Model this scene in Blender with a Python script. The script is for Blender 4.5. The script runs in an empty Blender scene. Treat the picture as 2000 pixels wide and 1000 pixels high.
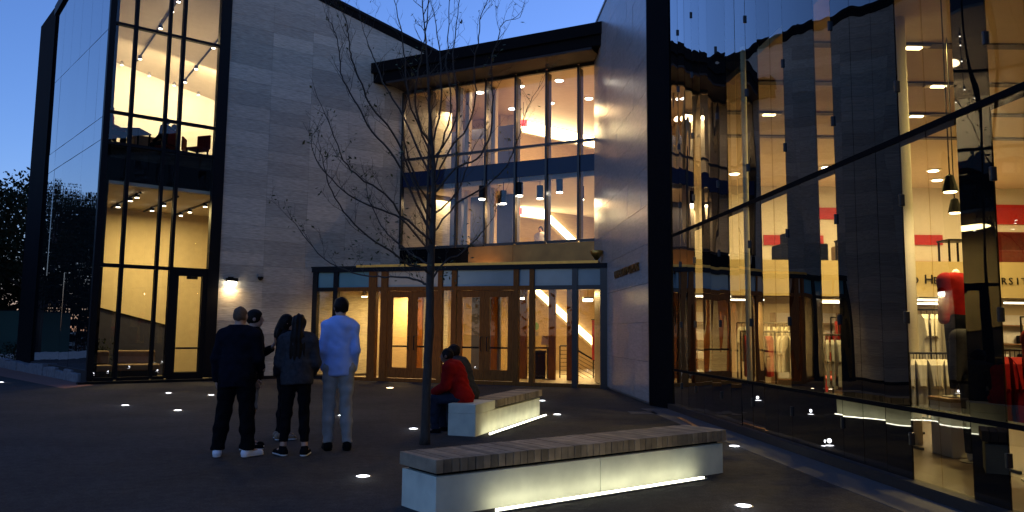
import bpy, bmesh, math, random
import numpy as np
from mathutils import Vector, Matrix, Euler
R = math.radians
random.seed(7)
C = bpy.context.scene.collection
S = bpy.context.scene

# ------------------------------------------------------------------ camera
H_CAM = 1.48
cam_d = bpy.data.cameras.new('camera'); cam = bpy.data.objects.new('camera', cam_d); C.objects.link(cam)
cam_d.sensor_width = 36.0; cam_d.lens = 36.0 * 1560 / 2000.0; cam_d.shift_y = -0.009
cam_d.clip_start = 0.05; cam_d.clip_end = 3000
_p = math.atan(168 / 1560.0); _r = R(0.6)
_fw = Vector((0, math.cos(_p), math.sin(_p))); _rt = Vector((1, 0, 0)); _up = Vector((0, -math.sin(_p), math.cos(_p)))
_r2 = _rt * math.cos(_r) + _up * math.sin(_r); _u2 = -_rt * math.sin(_r) + _up * math.cos(_r)
_m = Matrix.Identity(4)
for _i in range(3):
    _m[_i][0] = _r2[_i]; _m[_i][1] = _u2[_i]; _m[_i][2] = -_fw[_i]
_m[2][3] = H_CAM
cam.matrix_world = _m
S.camera = cam

# ------------------------------------------------------------------ sky, sun, exposure
world = bpy.data.worlds.new('World'); S.world = world; world.use_nodes = True
wt = world.node_tree; wt.nodes.clear()
_sky = wt.nodes.new('ShaderNodeTexSky'); _sky.sky_type = 'NISHITA'; _sky.sun_disc = False
SUN_EL = R(5.0); SUN_ROT = R(40)
_sky.sun_elevation = SUN_EL; _sky.sun_rotation = SUN_ROT
_sky.altitude = 0; _sky.air_density = 1.0; _sky.dust_density = 0.2; _sky.ozone_density = 5.0
_bg = wt.nodes.new('ShaderNodeBackground'); _bg.inputs[1].default_value = 0.15
_wo = wt.nodes.new('ShaderNodeOutputWorld')
_tn = wt.nodes.new('ShaderNodeVectorMath'); _tn.operation = 'MULTIPLY'; _tn.inputs[1].default_value = (1.66, 0.93, 1.0)   # the violet cast of dusk
wt.links.new(_sky.outputs[0], _tn.inputs[0]); wt.links.new(_tn.outputs[0], _bg.inputs[0]); wt.links.new(_bg.outputs[0], _wo.inputs[0])
_sl = bpy.data.lights.new('sun', 'SUN'); _sl.energy = 0.05; _sl.angle = R(50); _sl.color = (1.0, 0.74, 0.5)
sun = bpy.data.objects.new('sun', _sl); C.objects.link(sun)
sun.rotation_euler = (R(85), 0, R(140))
S.view_settings.view_transform = 'Standard'; S.view_settings.look = 'None'
S.view_settings.exposure = 1.45; S.view_settings.gamma = 1.0; S.view_settings.use_curve_mapping = False
try:
    S.cycles.use_denoising = True; S.cycles.denoiser = 'OPENIMAGEDENOISE'
    S.cycles.max_bounces = 10; S.cycles.diffuse_bounces = 3; S.cycles.glossy_bounces = 5
    S.cycles.transparent_max_bounces = 24; S.cycles.transmission_bounces = 6
    S.cycles.caustics_reflective = False; S.cycles.caustics_refractive = False
    S.cycles.sample_clamp_indirect = 4.0; S.cycles.use_light_tree = True
except Exception as e:
    print(e)

# ------------------------------------------------------------------ materials
def new_mat(name):
    m = bpy.data.materials.new(name); m.use_nodes = True
    nt = m.node_tree; b = nt.nodes['Principled BSDF']
    return m, nt, b
def solid(name, col, rough=0.6, metal=0.0, var=0.12, scale=6.0, bump=0.0, stretch=(1, 1, 1), tone=0.0, spec=0.5, detail=4):
    """colour with fine noise; tone = variation from object to object"""
    m, nt, b = new_mat(name); N = nt.nodes; L = nt.links
    tc = N.new('ShaderNodeTexCoord'); mp = N.new('ShaderNodeMapping'); mp.inputs['Scale'].default_value = stretch
    L.new(tc.outputs['Object'], mp.inputs[0])
    nz = N.new('ShaderNodeTexNoise'); nz.inputs['Scale'].default_value = scale; nz.inputs['Detail'].default_value = detail
    L.new(mp.outputs[0], nz.inputs['Vector'])
    mr = N.new('ShaderNodeMapRange'); mr.inputs[1].default_value = 0.25; mr.inputs[2].default_value = 0.75
    mr.inputs[3].default_value = 1 - var; mr.inputs[4].default_value = 1 + var
    L.new(nz.outputs[0], mr.inputs[0])
    val = mr.outputs[0]
    if tone:
        oi = N.new('ShaderNodeObjectInfo'); m2 = N.new('ShaderNodeMapRange'); m2.inputs[3].default_value = 1 - tone; m2.inputs[4].default_value = 1 + tone
        L.new(oi.outputs['Random'], m2.inputs[0])
        mm = N.new('ShaderNodeMath'); mm.operation = 'MULTIPLY'; L.new(val, mm.inputs[0]); L.new(m2.outputs[0], mm.inputs[1]); val = mm.outputs[0]
    vm = N.new('ShaderNodeVectorMath'); vm.operation = 'SCALE'; vm.inputs[0].default_value = col
    L.new(val, vm.inputs['Scale']); L.new(vm.outputs[0], b.inputs['Base Color'])
    b.inputs['Roughness'].default_value = rough; b.inputs['Metallic'].default_value = metal
    b.inputs['Specular IOR Level'].default_value = spec
    if bump:
        bp = N.new('ShaderNodeBump'); bp.inputs['Strength'].default_value = bump; bp.inputs['Distance'].default_value = 0.02
        L.new(nz.outputs[0], bp.inputs['Height']); L.new(bp.outputs[0], b.inputs['Normal'])
    return m
def emit(name, col, power):
    m, nt, b = new_mat(name); b.inputs['Base Color'].default_value = (0.8, 0.8, 0.8, 1)
    b.inputs['Emission Color'].default_value = (*col, 1); b.inputs['Emission Strength'].default_value = power
    return m
def glass(name, r0=0.1, tint=(0.9, 0.9, 0.85), wave=0.0, wscale=1.0, rough=0.0, back=None, gain=None, power=5.0):
    """thin coated pane: mirror part by angle (Schlick), the rest passes straight through; back = an opaque colour instead"""
    m, nt, b = new_mat(name); N = nt.nodes; L = nt.links; N.remove(b); out = N['Material Output']
    ge = N.new('ShaderNodeNewGeometry')
    dt = N.new('ShaderNodeVectorMath'); dt.operation = 'DOT_PRODUCT'; L.new(ge.outputs['Normal'], dt.inputs[0]); L.new(ge.outputs['Incoming'], dt.inputs[1])
    def ma(op, a, bb):
        n = N.new('ShaderNodeMath'); n.operation = op
        for i, v in enumerate((a, bb)):
            if v is None: continue
            if isinstance(v, (int, float)): n.inputs[i].default_value = v
            else: L.new(v, n.inputs[i])
        return n.outputs[0]
    c = ma('ABSOLUTE', dt.outputs['Value'], None)
    s = ma('POWER', ma('SUBTRACT', 1.0, c), power)
    f = ma('MINIMUM', ma('ADD', ma('MULTIPLY', s, gain or 1 - r0), r0), 1.0)
    f = ma('MULTIPLY', f, ma('SUBTRACT', 1.0, ge.outputs['Backfacing']))
    gl = N.new('ShaderNodeBsdfGlossy'); gl.inputs['Roughness'].default_value = rough; gl.inputs['Color'].default_value = (1, 1, 1, 1)
    if back:
        tr = N.new('ShaderNodeBsdfDiffuse'); tr.inputs['Color'].default_value = (*back, 1)
    else:
        tr = N.new('ShaderNodeBsdfTransparent'); tr.inputs['Color'].default_value = (*tint, 1)
    if wave:
        tc = N.new('ShaderNodeTexCoord'); mp = N.new('ShaderNodeMapping'); mp.inputs['Scale'].default_value = (1.0, 1.0, 0.35)
        L.new(tc.outputs['Object'], mp.inputs[0])
        nz = N.new('ShaderNodeTexNoise'); nz.inputs['Scale'].default_value = wscale; nz.inputs['Detail'].default_value = 1.0
        L.new(mp.outputs[0], nz.inputs['Vector'])
        bp = N.new('ShaderNodeBump'); bp.inputs['Strength'].default_value = 1.0; bp.inputs['Distance'].default_value = wave
        L.new(nz.outputs[0], bp.inputs['Height']); L.new(bp.outputs[0], gl.inputs['Normal'])
    mx = N.new('ShaderNodeMixShader'); L.new(f, mx.inputs[0]); L.new(tr.outputs[0], mx.inputs[1]); L.new(gl.outputs[0], mx.inputs[2])
    L.new(mx.outputs[0], out.inputs['Surface'])
    return m
M = {}
M['stone'] = solid('limestone', (0.42, 0.385, 0.30), 0.75, var=0.3, scale=5, stretch=(1, 1, 9), tone=0.2, bump=0.15)
M['pier'] = solid('honed stone', (0.33, 0.30, 0.275), 0.27, var=0.16, scale=4, stretch=(1, 1, 7), tone=0.08, spec=0.5)
M['joint'] = solid('stone joint', (0.10, 0.09, 0.08), 0.9)
M['black'] = solid('black metal', (0.004, 0.004, 0.005), 0.5, var=0.2, spec=0.15)
M['blackpanel'] = solid('black panel', (0.003, 0.003, 0.004), 0.8, var=0.2, spec=0.06)
M['mullion'] = solid('dark bronze mullion', (0.02, 0.018, 0.017), 0.3, metal=0.3)
M['fin'] = solid('grey glazing fin', (0.13, 0.12, 0.11), 0.5)
M['alu'] = solid('grey aluminium', (0.28, 0.27, 0.26), 0.35, metal=0.6)
M['roofedge'] = solid('dark roof fascia', (0.007, 0.006, 0.006), 0.9, spec=0.1)
M['bronze'] = solid('bronze sheet', (0.30, 0.13, 0.03), 0.35, metal=0.7, var=0.25, scale=2)
M['copper'] = solid('copper flashing', (0.62, 0.28, 0.05), 0.3, metal=0.8, var=0.15)
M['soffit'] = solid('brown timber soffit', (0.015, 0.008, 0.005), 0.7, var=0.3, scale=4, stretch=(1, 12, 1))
M['door'] = solid('stained oak door', (0.17, 0.06, 0.008), 0.5, var=0.35, scale=5, stretch=(8, 8, 1), spec=0.12)
M['glass_tower'] = glass('tower glass', 0.07, (0.92, 0.92, 0.88), 0.0012, 1.2)
M['glass_side'] = glass('side spandrel glass', 0.6, wave=0.006, wscale=1.4, back=(0.01, 0.012, 0.018))
M['glass_centre'] = glass('hall glass', 0.05, (0.92, 0.92, 0.9), 0.0012, 1.0)
M['glass_shop'] = glass('shop glass', 0.02, (0.86, 0.82, 0.70), 0.012, 1.1, gain=2.0, power=4.0)
M['glass_dark'] = glass('dark opaque glass', 0.02, wave=0.012, wscale=1.1, back=(0.003, 0.003, 0.003), gain=2.0, power=4.0)
M['glass_door'] = glass('door glass', 0.06, (0.85, 0.83, 0.75))
M['spandrel'] = glass('blue spandrel glass', 0.015, wave=0.001, wscale=1.0, back=(0.02, 0.025, 0.05))
M['frost'] = solid('frosted transom glass', (0.20, 0.26, 0.26), 0.12, var=0.1, scale=2)
M['shopfloor'] = solid('dark shop floor', (0.05, 0.033, 0.02), 0.35, var=0.3, scale=4, stretch=(1, 8, 1))
M['frostteal'] = solid('teal frosted glass', (0.09, 0.22, 0.24), 0.15, var=0.1, scale=2)
M['frostlit'] = solid('frosted glass painted as lit', (0.42, 0.33, 0.22), 0.2, var=0.1, scale=2)  # the beige paints in the indoor light behind the middle panes
M['white'] = solid('white painted wall', (0.78, 0.74, 0.66), 0.8, var=0.03)
M['cream'] = solid('cream painted wall', (0.62, 0.49, 0.30), 0.8, var=0.05)
M['ceil'] = solid('ceiling plaster', (0.62, 0.53, 0.42), 0.8, var=0.04)
M['ceilwood'] = solid('ceiling board', (0.5, 0.38, 0.25), 0.5, var=0.12, scale=3, stretch=(1, 10, 1))
M['floor'] = solid('dark carpet', (0.09, 0.075, 0.06), 0.9, var=0.2, scale=20)
M['tile'] = solid('pale floor tile', (0.42, 0.36, 0.27), 0.35, var=0.1, scale=2)
M['grey'] = solid('slate and painted hall dimness', (0.05, 0.05, 0.085), 0.6)  # its dark blue also paints the dim hall and the sky reflected there
M['tanstone'] = solid('tan stone wall', (0.5, 0.38, 0.22), 0.7, var=0.12, scale=4, stretch=(1, 1, 8), tone=0.06)
M['redpaint'] = solid('red paint', (0.5, 0.02, 0.02), 0.5)
M['redcloth'] = solid('red cloth', (0.24, 0.008, 0.007), 0.85, var=0.25, scale=14, spec=0.06)
M['redsofa'] = solid('maroon upholstery', (0.14, 0.02, 0.018), 0.85, var=0.2, scale=12, spec=0.06)
M['leather'] = solid('brown leather', (0.2, 0.12, 0.06), 0.5, var=0.2)
M['wood'] = solid('brown wood', (0.22, 0.11, 0.045), 0.5, var=0.25, scale=5, stretch=(1, 8, 1))
M['shirt'] = solid('white knit', (0.66, 0.62, 0.54), 0.9, var=0.1, scale=12, tone=0.12, spec=0.06)
M['navy'] = solid('navy cloth', (0.006, 0.007, 0.012), 0.9, var=0.25, scale=14, spec=0.06)
M['blackcloth'] = solid('black cloth', (0.005, 0.005, 0.006), 0.9, var=0.25, scale=14, spec=0.06)
M['greycloth'] = solid('grey knit', (0.035, 0.035, 0.04), 0.9, var=0.3, scale=25, spec=0.06)
M['bluecloth'] = solid('light blue shirt cloth', (0.34, 0.46, 0.82), 0.8, var=0.16, scale=8, spec=0.06)
M['khaki'] = solid('khaki cloth', (0.30, 0.29, 0.27), 0.85, var=0.15, scale=8, spec=0.06)
M['denim'] = solid('denim', (0.022, 0.027, 0.042), 0.85, var=0.25, scale=20, spec=0.06)
M['skin'] = solid('skin', (0.42, 0.24, 0.16), 0.5, var=0.08)
M['skindark'] = solid('brown skin', (0.12, 0.06, 0.04), 0.5, var=0.08)
M['hair'] = solid('dark hair', (0.012, 0.008, 0.006), 0.5, var=0.4, scale=30, stretch=(4, 4, 1), spec=0.08)
M['stubble'] = solid('cropped brown hair', (0.13, 0.08, 0.05), 0.7, var=0.2, scale=40, spec=0.08)
M['brownhair'] = solid('brown hair', (0.05, 0.02, 0.012), 0.5, var=0.4, scale=30, stretch=(4, 4, 1), spec=0.08)
M['shoewhite'] = solid('white shoe leather', (0.7, 0.7, 0.72), 0.5, var=0.06)
M['rubber'] = solid('white rubber sole', (0.6, 0.58, 0.55), 0.6)
M['concrete'] = solid('cast concrete', (0.62, 0.62, 0.47), 0.75, var=0.18, scale=4, bump=0.12, detail=8)
M['slat'] = solid('weathered bench timber', (0.21, 0.155, 0.095), 0.7, var=0.4, scale=7, stretch=(1, 1, 1), tone=0.38, bump=0.2)
M['asphalt'] = solid('plaza asphalt', (0.034, 0.031, 0.029), 0.9, var=0.5, scale=55, bump=0.4, detail=10, spec=0.2)
# broad worn patches over the fine asphalt grain
_nt = M['asphalt'].node_tree; _b = _nt.nodes['Principled BSDF']; _src = _b.inputs['Base Color'].links[0].from_socket
_tc = _nt.nodes.new('ShaderNodeTexCoord'); _mr = _nt.nodes.new('ShaderNodeMapRange'); _mr.inputs[1].default_value = .3; _mr.inputs[2].default_value = .7; _mr.inputs[3].default_value = .6; _mr.inputs[4].default_value = 1.45
_nz = _nt.nodes.new('ShaderNodeTexNoise'); _nz.inputs['Scale'].default_value = .55; _nz.inputs['Detail'].default_value = 9; _nz.inputs['Roughness'].default_value = .7
_nt.links.new(_tc.outputs['Object'], _nz.inputs['Vector']); _nt.links.new(_nz.outputs[0], _mr.inputs[0])
_n2 = _nt.nodes.new('ShaderNodeTexNoise'); _n2.inputs['Scale'].default_value = 9; _n2.inputs['Detail'].default_value = 6; _n2.inputs['Roughness'].default_value = .8; _nt.links.new(_tc.outputs['Object'], _n2.inputs['Vector'])
_m2 = _nt.nodes.new('ShaderNodeMapRange'); _m2.inputs[1].default_value = .3; _m2.inputs[2].default_value = .7; _m2.inputs[3].default_value = .55; _m2.inputs[4].default_value = 1.5; _nt.links.new(_n2.outputs[0], _m2.inputs[0])
_mu = _nt.nodes.new('ShaderNodeMath'); _mu.operation = 'MULTIPLY'; _nt.links.new(_mr.outputs[0], _mu.inputs[0]); _nt.links.new(_m2.outputs[0], _mu.inputs[1])
_vm = _nt.nodes.new('ShaderNodeVectorMath'); _vm.operation = 'SCALE'; _nt.links.new(_src, _vm.inputs[0]); _nt.links.new(_mu.outputs[0], _vm.inputs['Scale']); _nt.links.new(_vm.outputs[0], _b.inputs['Base Color'])
M['paving'] = solid('pale paving', (0.065, 0.062, 0.06), 0.8, var=0.15, scale=20, bump=0.1)
M['brickpave'] = solid('red brick paving', (0.19, 0.075, 0.05), 0.85, var=0.3, scale=30)
M['granite'] = solid('dark granite', (0.018, 0.018, 0.019), 0.6, var=0.3, scale=80, spec=0.2)
M['earth'] = solid('grass and earth', (0.03, 0.04, 0.02), 0.95, var=0.4, scale=3)
M['bark'] = solid('grey brown bark', (0.05, 0.039, 0.029), 0.9, var=0.35, scale=25, stretch=(1, 1, 0.3), bump=0.5)
M['leaf'] = solid('olive leaf', (0.06, 0.07, 0.02), 0.7, var=0.4, scale=3)
M['foliage'] = solid('dark green foliage', (0.014, 0.02, 0.009), 0.9, var=0.5, scale=1.5, spec=0.1)
M['edging'] = solid('rough grey edging stone', (0.14, 0.14, 0.145), 0.85, var=0.35, scale=9, bump=0.4)
M['fence'] = solid('green screen fabric', (0.02, 0.06, 0.045), 0.8, var=0.15, scale=40)
M['kerb'] = solid('pale kerb stone', (0.40, 0.39, 0.38), 0.8, var=0.15, scale=10)
M['e_white'] = emit('lamp white', (1, 0.9, 0.74), 8)
M['e_warm'] = emit('lamp warm', (1, 0.8, 0.5), 6)
M['e_cove'] = emit('cove light', (1, 0.76, 0.40), 6)
M['e_ground'] = emit('ground light lens', (0.92, 0.93, 1.0), 3)
M['e_strip'] = emit('bench strip light', (1.0, 0.98, 0.74), 4.2)
M['e_exit'] = emit('exit sign red', (1, 0.03, 0.03), 1.6)
M['e_led'] = emit('shop strip light', (1.0, 0.95, 0.88), 4)

# ------------------------------------------------------------------ geometry helpers
def origin(o):
    v = Vector((0, 0, 0))
    while o: v += o.location; o = o.parent
    return v
class MB:
    def __init__(s): s.b = bmesh.new()
    def hexa(s, v, bevel=0.0):
        """8 points: bottom ring 4, top ring 4"""
        vs = [s.b.verts.new(p) for p in v]
        fs = [s.b.faces.new([vs[i] for i in f]) for f in ((3, 2, 1, 0), (4, 5, 6, 7), (0, 1, 5, 4), (1, 2, 6, 5), (2, 3, 7, 6), (3, 0, 4, 7))]
        bmesh.ops.recalc_face_normals(s.b, faces=fs)
        if bevel:
            bmesh.ops.bevel(s.b, geom=list({e for f in fs for e in f.edges}), offset=bevel, segments=2, affect='EDGES', profile=0.5)
        return s
    def box(s, x0, x1, y0, y1, z0, z1, bevel=0.0):
        return s.hexa([(x0, y0, z0), (x1, y0, z0), (x1, y1, z0), (x0, y1, z0), (x0, y0, z1), (x1, y0, z1), (x1, y1, z1), (x0, y1, z1)], bevel)
    def tube(s, pts, radii, n=6, cap=True):
        pts = [Vector(p) for p in pts]
        if not hasattr(radii, '__len__'): radii = [radii] * len(pts)
        rings = []; t0 = None; a = None
        for i, p in enumerate(pts):
            t = (pts[min(i + 1, len(pts) - 1)] - pts[max(i - 1, 0)])
            t = t.normalized() if t.length > 1e-9 else Vector((0, 0, 1))
            if a is None: a = t.orthogonal().normalized()
            else:
                a = a - t * a.dot(t)
                a = a.normalized() if a.length > 1e-6 else t.orthogonal().normalized()
            bb = t.cross(a)
            rings.append([s.b.verts.new(p + (a * math.cos(k * 2 * math.pi / n) + bb * math.sin(k * 2 * math.pi / n)) * radii[i]) for k in range(n)])
        for i in range(len(rings) - 1):
            for k in range(n):
                s.b.faces.new((rings[i][k], rings[i][(k + 1) % n], rings[i + 1][(k + 1) % n], rings[i + 1][k]))
        if cap:
            s.b.faces.new(rings[0][::-1]); s.b.faces.new(rings[-1])
        return s
    def lathe(s, prof, c=(0, 0, 0), n=16):
        c = Vector(c); rings = []
        for r, z in prof:
            rings.append([s.b.verts.new(c + Vector((r * math.cos(k * 2 * math.pi / n), r * math.sin(k * 2 * math.pi / n), z))) for k in range(n)])
        for i in range(len(rings) - 1):
            for k in range(n):
                s.b.faces.new((rings[i][k], rings[i][(k + 1) % n], rings[i + 1][(k + 1) % n], rings[i + 1][k]))
        s.b.faces.new(rings[0][::-1]); s.b.faces.new(rings[-1])
        return s
    def poly(s, pts):
        s.b.faces.new([s.b.verts.new(p) for p in pts]); return s
    def slab(s, pts, z0, z1):
        """flat polygon (ccw) given height"""
        a = [s.b.verts.new((x, y, z0)) for x, y in pts]; b = [s.b.verts.new((x, y, z1)) for x, y in pts]
        n = len(pts); fs = [s.b.faces.new(a[::-1]), s.b.faces.new(b)]
        for i in range(n): fs.append(s.b.faces.new((a[i], a[(i + 1) % n], b[(i + 1) % n], b[i])))
        bmesh.ops.recalc_face_normals(s.b, faces=fs)
        return s
def tag(o, label=None, cat=None, group=None, kind=None):
    if label: o['label'] = label
    if cat: o['category'] = cat
    if group: o['group'] = group
    if kind: o['kind'] = kind
    return o
def thing(name, loc, label, cat, group=None):
    o = bpy.data.objects.new(name, None); C.objects.link(o); o.location = loc; o.empty_display_size = 0.2
    return tag(o, label, cat, group)
def part(name, mb, mat, parent=None, label=None, stuff=False, smooth=False):
    """link the builder's shape (given in world coordinates) as one object under parent"""
    me = bpy.data.meshes.new(name)
    if isinstance(mb, MB): mb.b.to_mesh(me); mb.b.free()
    else: me = mb; me.name = name
    off = origin(parent) if parent else Vector((0, 0, 0))
    if off.length: me.transform(Matrix.Translation(-off))
    if smooth:
        me.polygons.foreach_set('use_smooth', [True] * len(me.polygons))
    if not me.materials: me.materials.append(M[mat] if isinstance(mat, str) else mat)
    o = bpy.data.objects.new(name, me); C.objects.link(o)
    if parent: o.parent = parent
    if label: o['label'] = label
    if stuff: o['kind'] = 'stuff'
    return o
def solo(name, mb, mat, label, cat, group=None, smooth=False, loc=None):
    o = part(name, mb, mat, None, smooth=smooth)
    if loc is not None:
        o.data.transform(Matrix.Translation(-Vector(loc))); o.location = loc
    return tag(o, label, cat, group)
def struct(name, mb, mat):
    return tag(part(name, mb, mat), kind='structure')
def dup(root, loc, rotz=None, label=None, group=None):
    r = root.copy(); C.objects.link(r); r.location = loc
    if rotz is not None: r.rotation_euler = (0, 0, rotz)
    if label: r['label'] = label
    if group: r['group'] = group
    for ch in list(root.children):
        c = ch.copy(); C.objects.link(c); c.parent = r
        for g in list(ch.children):
            d = g.copy(); C.objects.link(d); d.parent = c
    return r
class Fr:
    """vertical working plane: u along it, z up, o outwards"""
    def __init__(s, A, d):
        s.A = Vector((A[0], A[1], 0)); s.d = Vector((d[0], d[1], 0)).normalized(); s.n = Vector((s.d.y, -s.d.x, 0))
    def P(s, u, z=0.0, o=0.0): return s.A + s.d * u + s.n * o + Vector((0, 0, z))
    def box(s, mb, u0, u1, z0, z1, o0, o1, z1b=None, z0b=None, bevel=0):
        za = z1; zb = z1 if z1b is None else z1b; ya = z0; yb = z0 if z0b is None else z0b
        P = s.P
        return mb.hexa([P(u0, ya, o0), P(u1, yb, o0), P(u1, yb, o1), P(u0, ya, o1), P(u0, za, o0), P(u1, zb, o0), P(u1, zb, o1), P(u0, za, o1)], bevel)
    def b(s, *a, **k): return s.box(MB(), *a, **k)
    def pane(s, u0, u1, z0, z1, o, t=0.012, twist=0.0, tilt=0.0):
        P = s.P; q = []
        for z, ti in ((z0, -tilt), (z1, tilt)):
            for u, oo, tw in ((u0, o - t, -twist), (u1, o - t, twist), (u1, o, twist), (u0, o, -twist)):
                q.append(P(u, z, oo + tw + ti))
        return MB().hexa(q)
ORD = ['first', 'second', 'third', 'fourth', 'fifth', 'sixth', 'seventh', 'eighth', 'ninth', 'tenth', 'eleventh', 'twelfth', 'thirteenth', 'fourteenth', 'fifteenth', 'sixteenth', 'seventeenth', 'eighteenth']
def area(loc, w, size, col=(1, 0.75, 0.42), rot=(0, 0, 0), sy=None, spread=None):
    l = bpy.data.lights.new('lamp_light', 'AREA'); l.energy = w; l.color = col; l.size = size
    l.shape = 'RECTANGLE' if sy else 'DISK'
    if sy: l.size_y = sy
    if spread: l.spread = spread
    o = bpy.data.objects.new('lamp_light', l); C.objects.link(o); o.location = loc; o.rotation_euler = rot
    return o
FT = Fr((-11.30, 21.65), (1.27, 1.0))
FLU = 7.6
FL = Fr((-11.30 - 0.867 / 1.3236 * FLU, 21.65 + 1.0 / 1.3236 * FLU), (0.867, -1.0))
FC = Fr((-6.22, 25.02), (8.82, -3.04)); FU = Fr((-3.87, 27.48), (6.42, -3.38))
FP = Fr((2.50, 24.10), (0.42, -7.16)); FR = Fr((3.24, 16.08), (0.08, -1.0))
FW = Fr((0.2, 30.9), (3.36, 2.8))

# ================================================================== SETTING
struct('ground', MB().slab([(-400, -300), (400, -300), (400, 500), (-400, 500)], -0.30, -0.008), 'earth')
plz = MB(); plz.slab([(-60, -30), (40, -30), (40, 45), (-30, 45), (-22.5, 36.0), (-60, 36)], -0.2, 0.0)
struct('plaza', plz, 'asphalt')
struct('brick_strip', MB().slab([(-11.0, 19.95), (-10.9, 21.2), (-11.75, 21.95), (-22.0, 33.7), (-23.5, 33.0)], -0.05, 0.004), 'brickpave')
pv = MB()
def fr_slab(mb, u0, u1, o0, o1, z0, z1): return FR.box(mb, u0, u1, z0, z1, o0, o1)
struct('paving_strip', fr_slab(MB(), -0.2, 17, 0.10, 0.62, -0.05, 0.006), 'paving')
kb = part('granite_kerb', fr_slab(MB(), -0.1, 17, -0.06, 0.097, -0.05, 0.11), 'granite'); tag(kb, kind='structure')
struct('metal_drain', MB().hexa([(2.98, 14.5, -.02), (3.05, 14.5, -.02), (3.04, 12.6, -.02), (2.97, 12.6, -.02), (2.98, 14.5, .012), (3.05, 14.5, .012), (3.04, 12.6, .012), (2.97, 12.6, .012)]), 'copper')
struct('access_cover', MB().box(2.25, 2.75, 15.1, 15.6, -.02, .006), 'paving')

# ================================================================== LEFT TOWER
def zroof(u, dep): return 13.9 - 0.21 * u - 0.135 * dep
US = 3.30          # where the stone starts
TW = thing('stone_tower', FT.P(4, 0, -4), 'tall grey stone and glass tower on the left with a lit window corner', 'building')
def part_slope(mb, u0, u1, o0, o1, t0, t1):
    """sheet following the roof slope, t = drop below the roof line"""
    P = FT.P; q = []
    for t in (t0, t1):
        for u, o in ((u0, o0), (u1, o0), (u1, o1), (u0, o1)):
            q.append(P(u, zroof(u, -o) - t, o))
    return mb.hexa(q)
part('roof', part_slope(MB(), -0.05, 11.6, 0.02, -10.3, 0.25, -0.02), 'roofedge', TW)
part('coping', part_slope(MB(), US, 11.62, 0.05, -0.35, 0.0, -0.10), 'black', TW)
w = FT.b(US, 11.5, -0.1, zroof(US, 0.3) - 0.2, -0.45, -0.045, z1b=zroof(11.5, 0.3) - 0.2)
sw = part('stone_wall', w, 'joint', TW)
CH, CL = 0.43, 1.35
ri = random.Random(3)
row = 0; z = 0.10
while z < 13.3:
    u = US
    while u < 11.5:
        u0 = max(u, US) + 0.002; u1 = min(u + CL, 11.5) - 0.002
        if u1 - u0 > 0.05:
            CH = (0.44, 0.33, 0.50, 0.38, 0.42)[row % 5]
            za = min(z + CH - 0.004, zroof(u0, 0) - 0.02); zb = min(z + CH - 0.004, zroof(u1, 0) - 0.02)
            if min(za, zb) > z + 0.04:
                part('stone_panel', FT.b(u0, u1, z, za, -0.045, ri.uniform(-0.003, 0.003), z1b=zb), 'stone', sw)
        u += CL
    z += (0.44, 0.33, 0.50, 0.38, 0.42)[row % 5]; row += 1
part('wall_base', FT.b(US, 6.3, -0.05, 0.095, -0.04, 0.02), 'black', TW)
part('end_wall', MB().hexa([FT.P(11.1, 0, -.46), FT.P(11.5, 0, -.46), FT.P(11.5, 0, -10.2), FT.P(11.1, 0, -10.2), FT.P(11.1, 10.5, -.46), FT.P(11.5, 10.5, -.46), FT.P(11.5, 10, -10.2), FT.P(11.1, 10, -10.2)]), 'stone', TW)
part('rear_wall', FT.b(0, 11.5, 0, 11.0, -10.5, -10.25, z1b=9.5), 'blackpanel', TW)
# frame of the glazed corner
for u0, u1, o1 in ((-0.06, 0.10, 0.03), (0.60, 0.69, 0.03), (1.52, 1.60, 0.03), (1.91, 2.0, 0.03), (2.98, US, 0.05)):
    part('mullion', FT.b(u0, u1, 0.1, zroof(u0, 0) - 0.26, -0.16, o1, z1b=zroof(u1, 0) - 0.26), 'black', TW)
for z0, z1 in ((0.0, 0.16), (3.16, 3.26), (6.58, 6.66), (7.46, 7.54), (10.02, 10.10)):
    segs = [(0.10, 0.60), (0.69, 1.52), (1.60, 1.91), (2.0, 2.98)]
    for a, b in segs:
        part('transom', FT.b(a, b, z0, z1, -0.12, 0.015), 'black', TW)
part('corner_step', FT.b(-0.3, US, -0.05, 0.07, 0.04, 0.3), 'black', TW)
for a, b in ((0.10, 0.60), (0.69, 1.52), (1.60, 1.91), (2.0, 2.98)):
    for z0, z1 in ((0.16, 3.16), (3.26, 6.58), (6.66, 7.46), (7.54, 10.02), (10.10, 13.0)):
        if a == 2.0 and z0 < 1: continue
        part('pane', FT.pane(a, b, z0, z1, -0.04, twist=ri.uniform(-.002, .002)), 'glass_tower', TW)
d = part('door', FT.b(2.0, 2.17, 0.16, 3.02, -0.14, 0.03), 'black', TW)
part('door_jamb', FT.b(2.84, 2.98, 0.16, 3.02, -0.14, 0.03), 'black', d)
part('door_rail', FT.b(2.0, 2.98, 3.02, 3.16, -0.14, 0.03), 'black', d)
part('door_rail', FT.b(2.17, 2.84, 0.16, 0.26, -0.10, 0.02), 'black', d)
part('door_pane', FT.pane(2.17, 2.84, 0.26, 3.02, -0.04), 'glass_tower', d)
part('push_bar', FT.b(2.17, 2.84, 0.92, 0.97, -0.08, 0.06), 'black', d)
part('door_closer', FT.b(2.42, 2.72, 2.94, 3.02, -0.12, -0.05), 'black', d)
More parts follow.
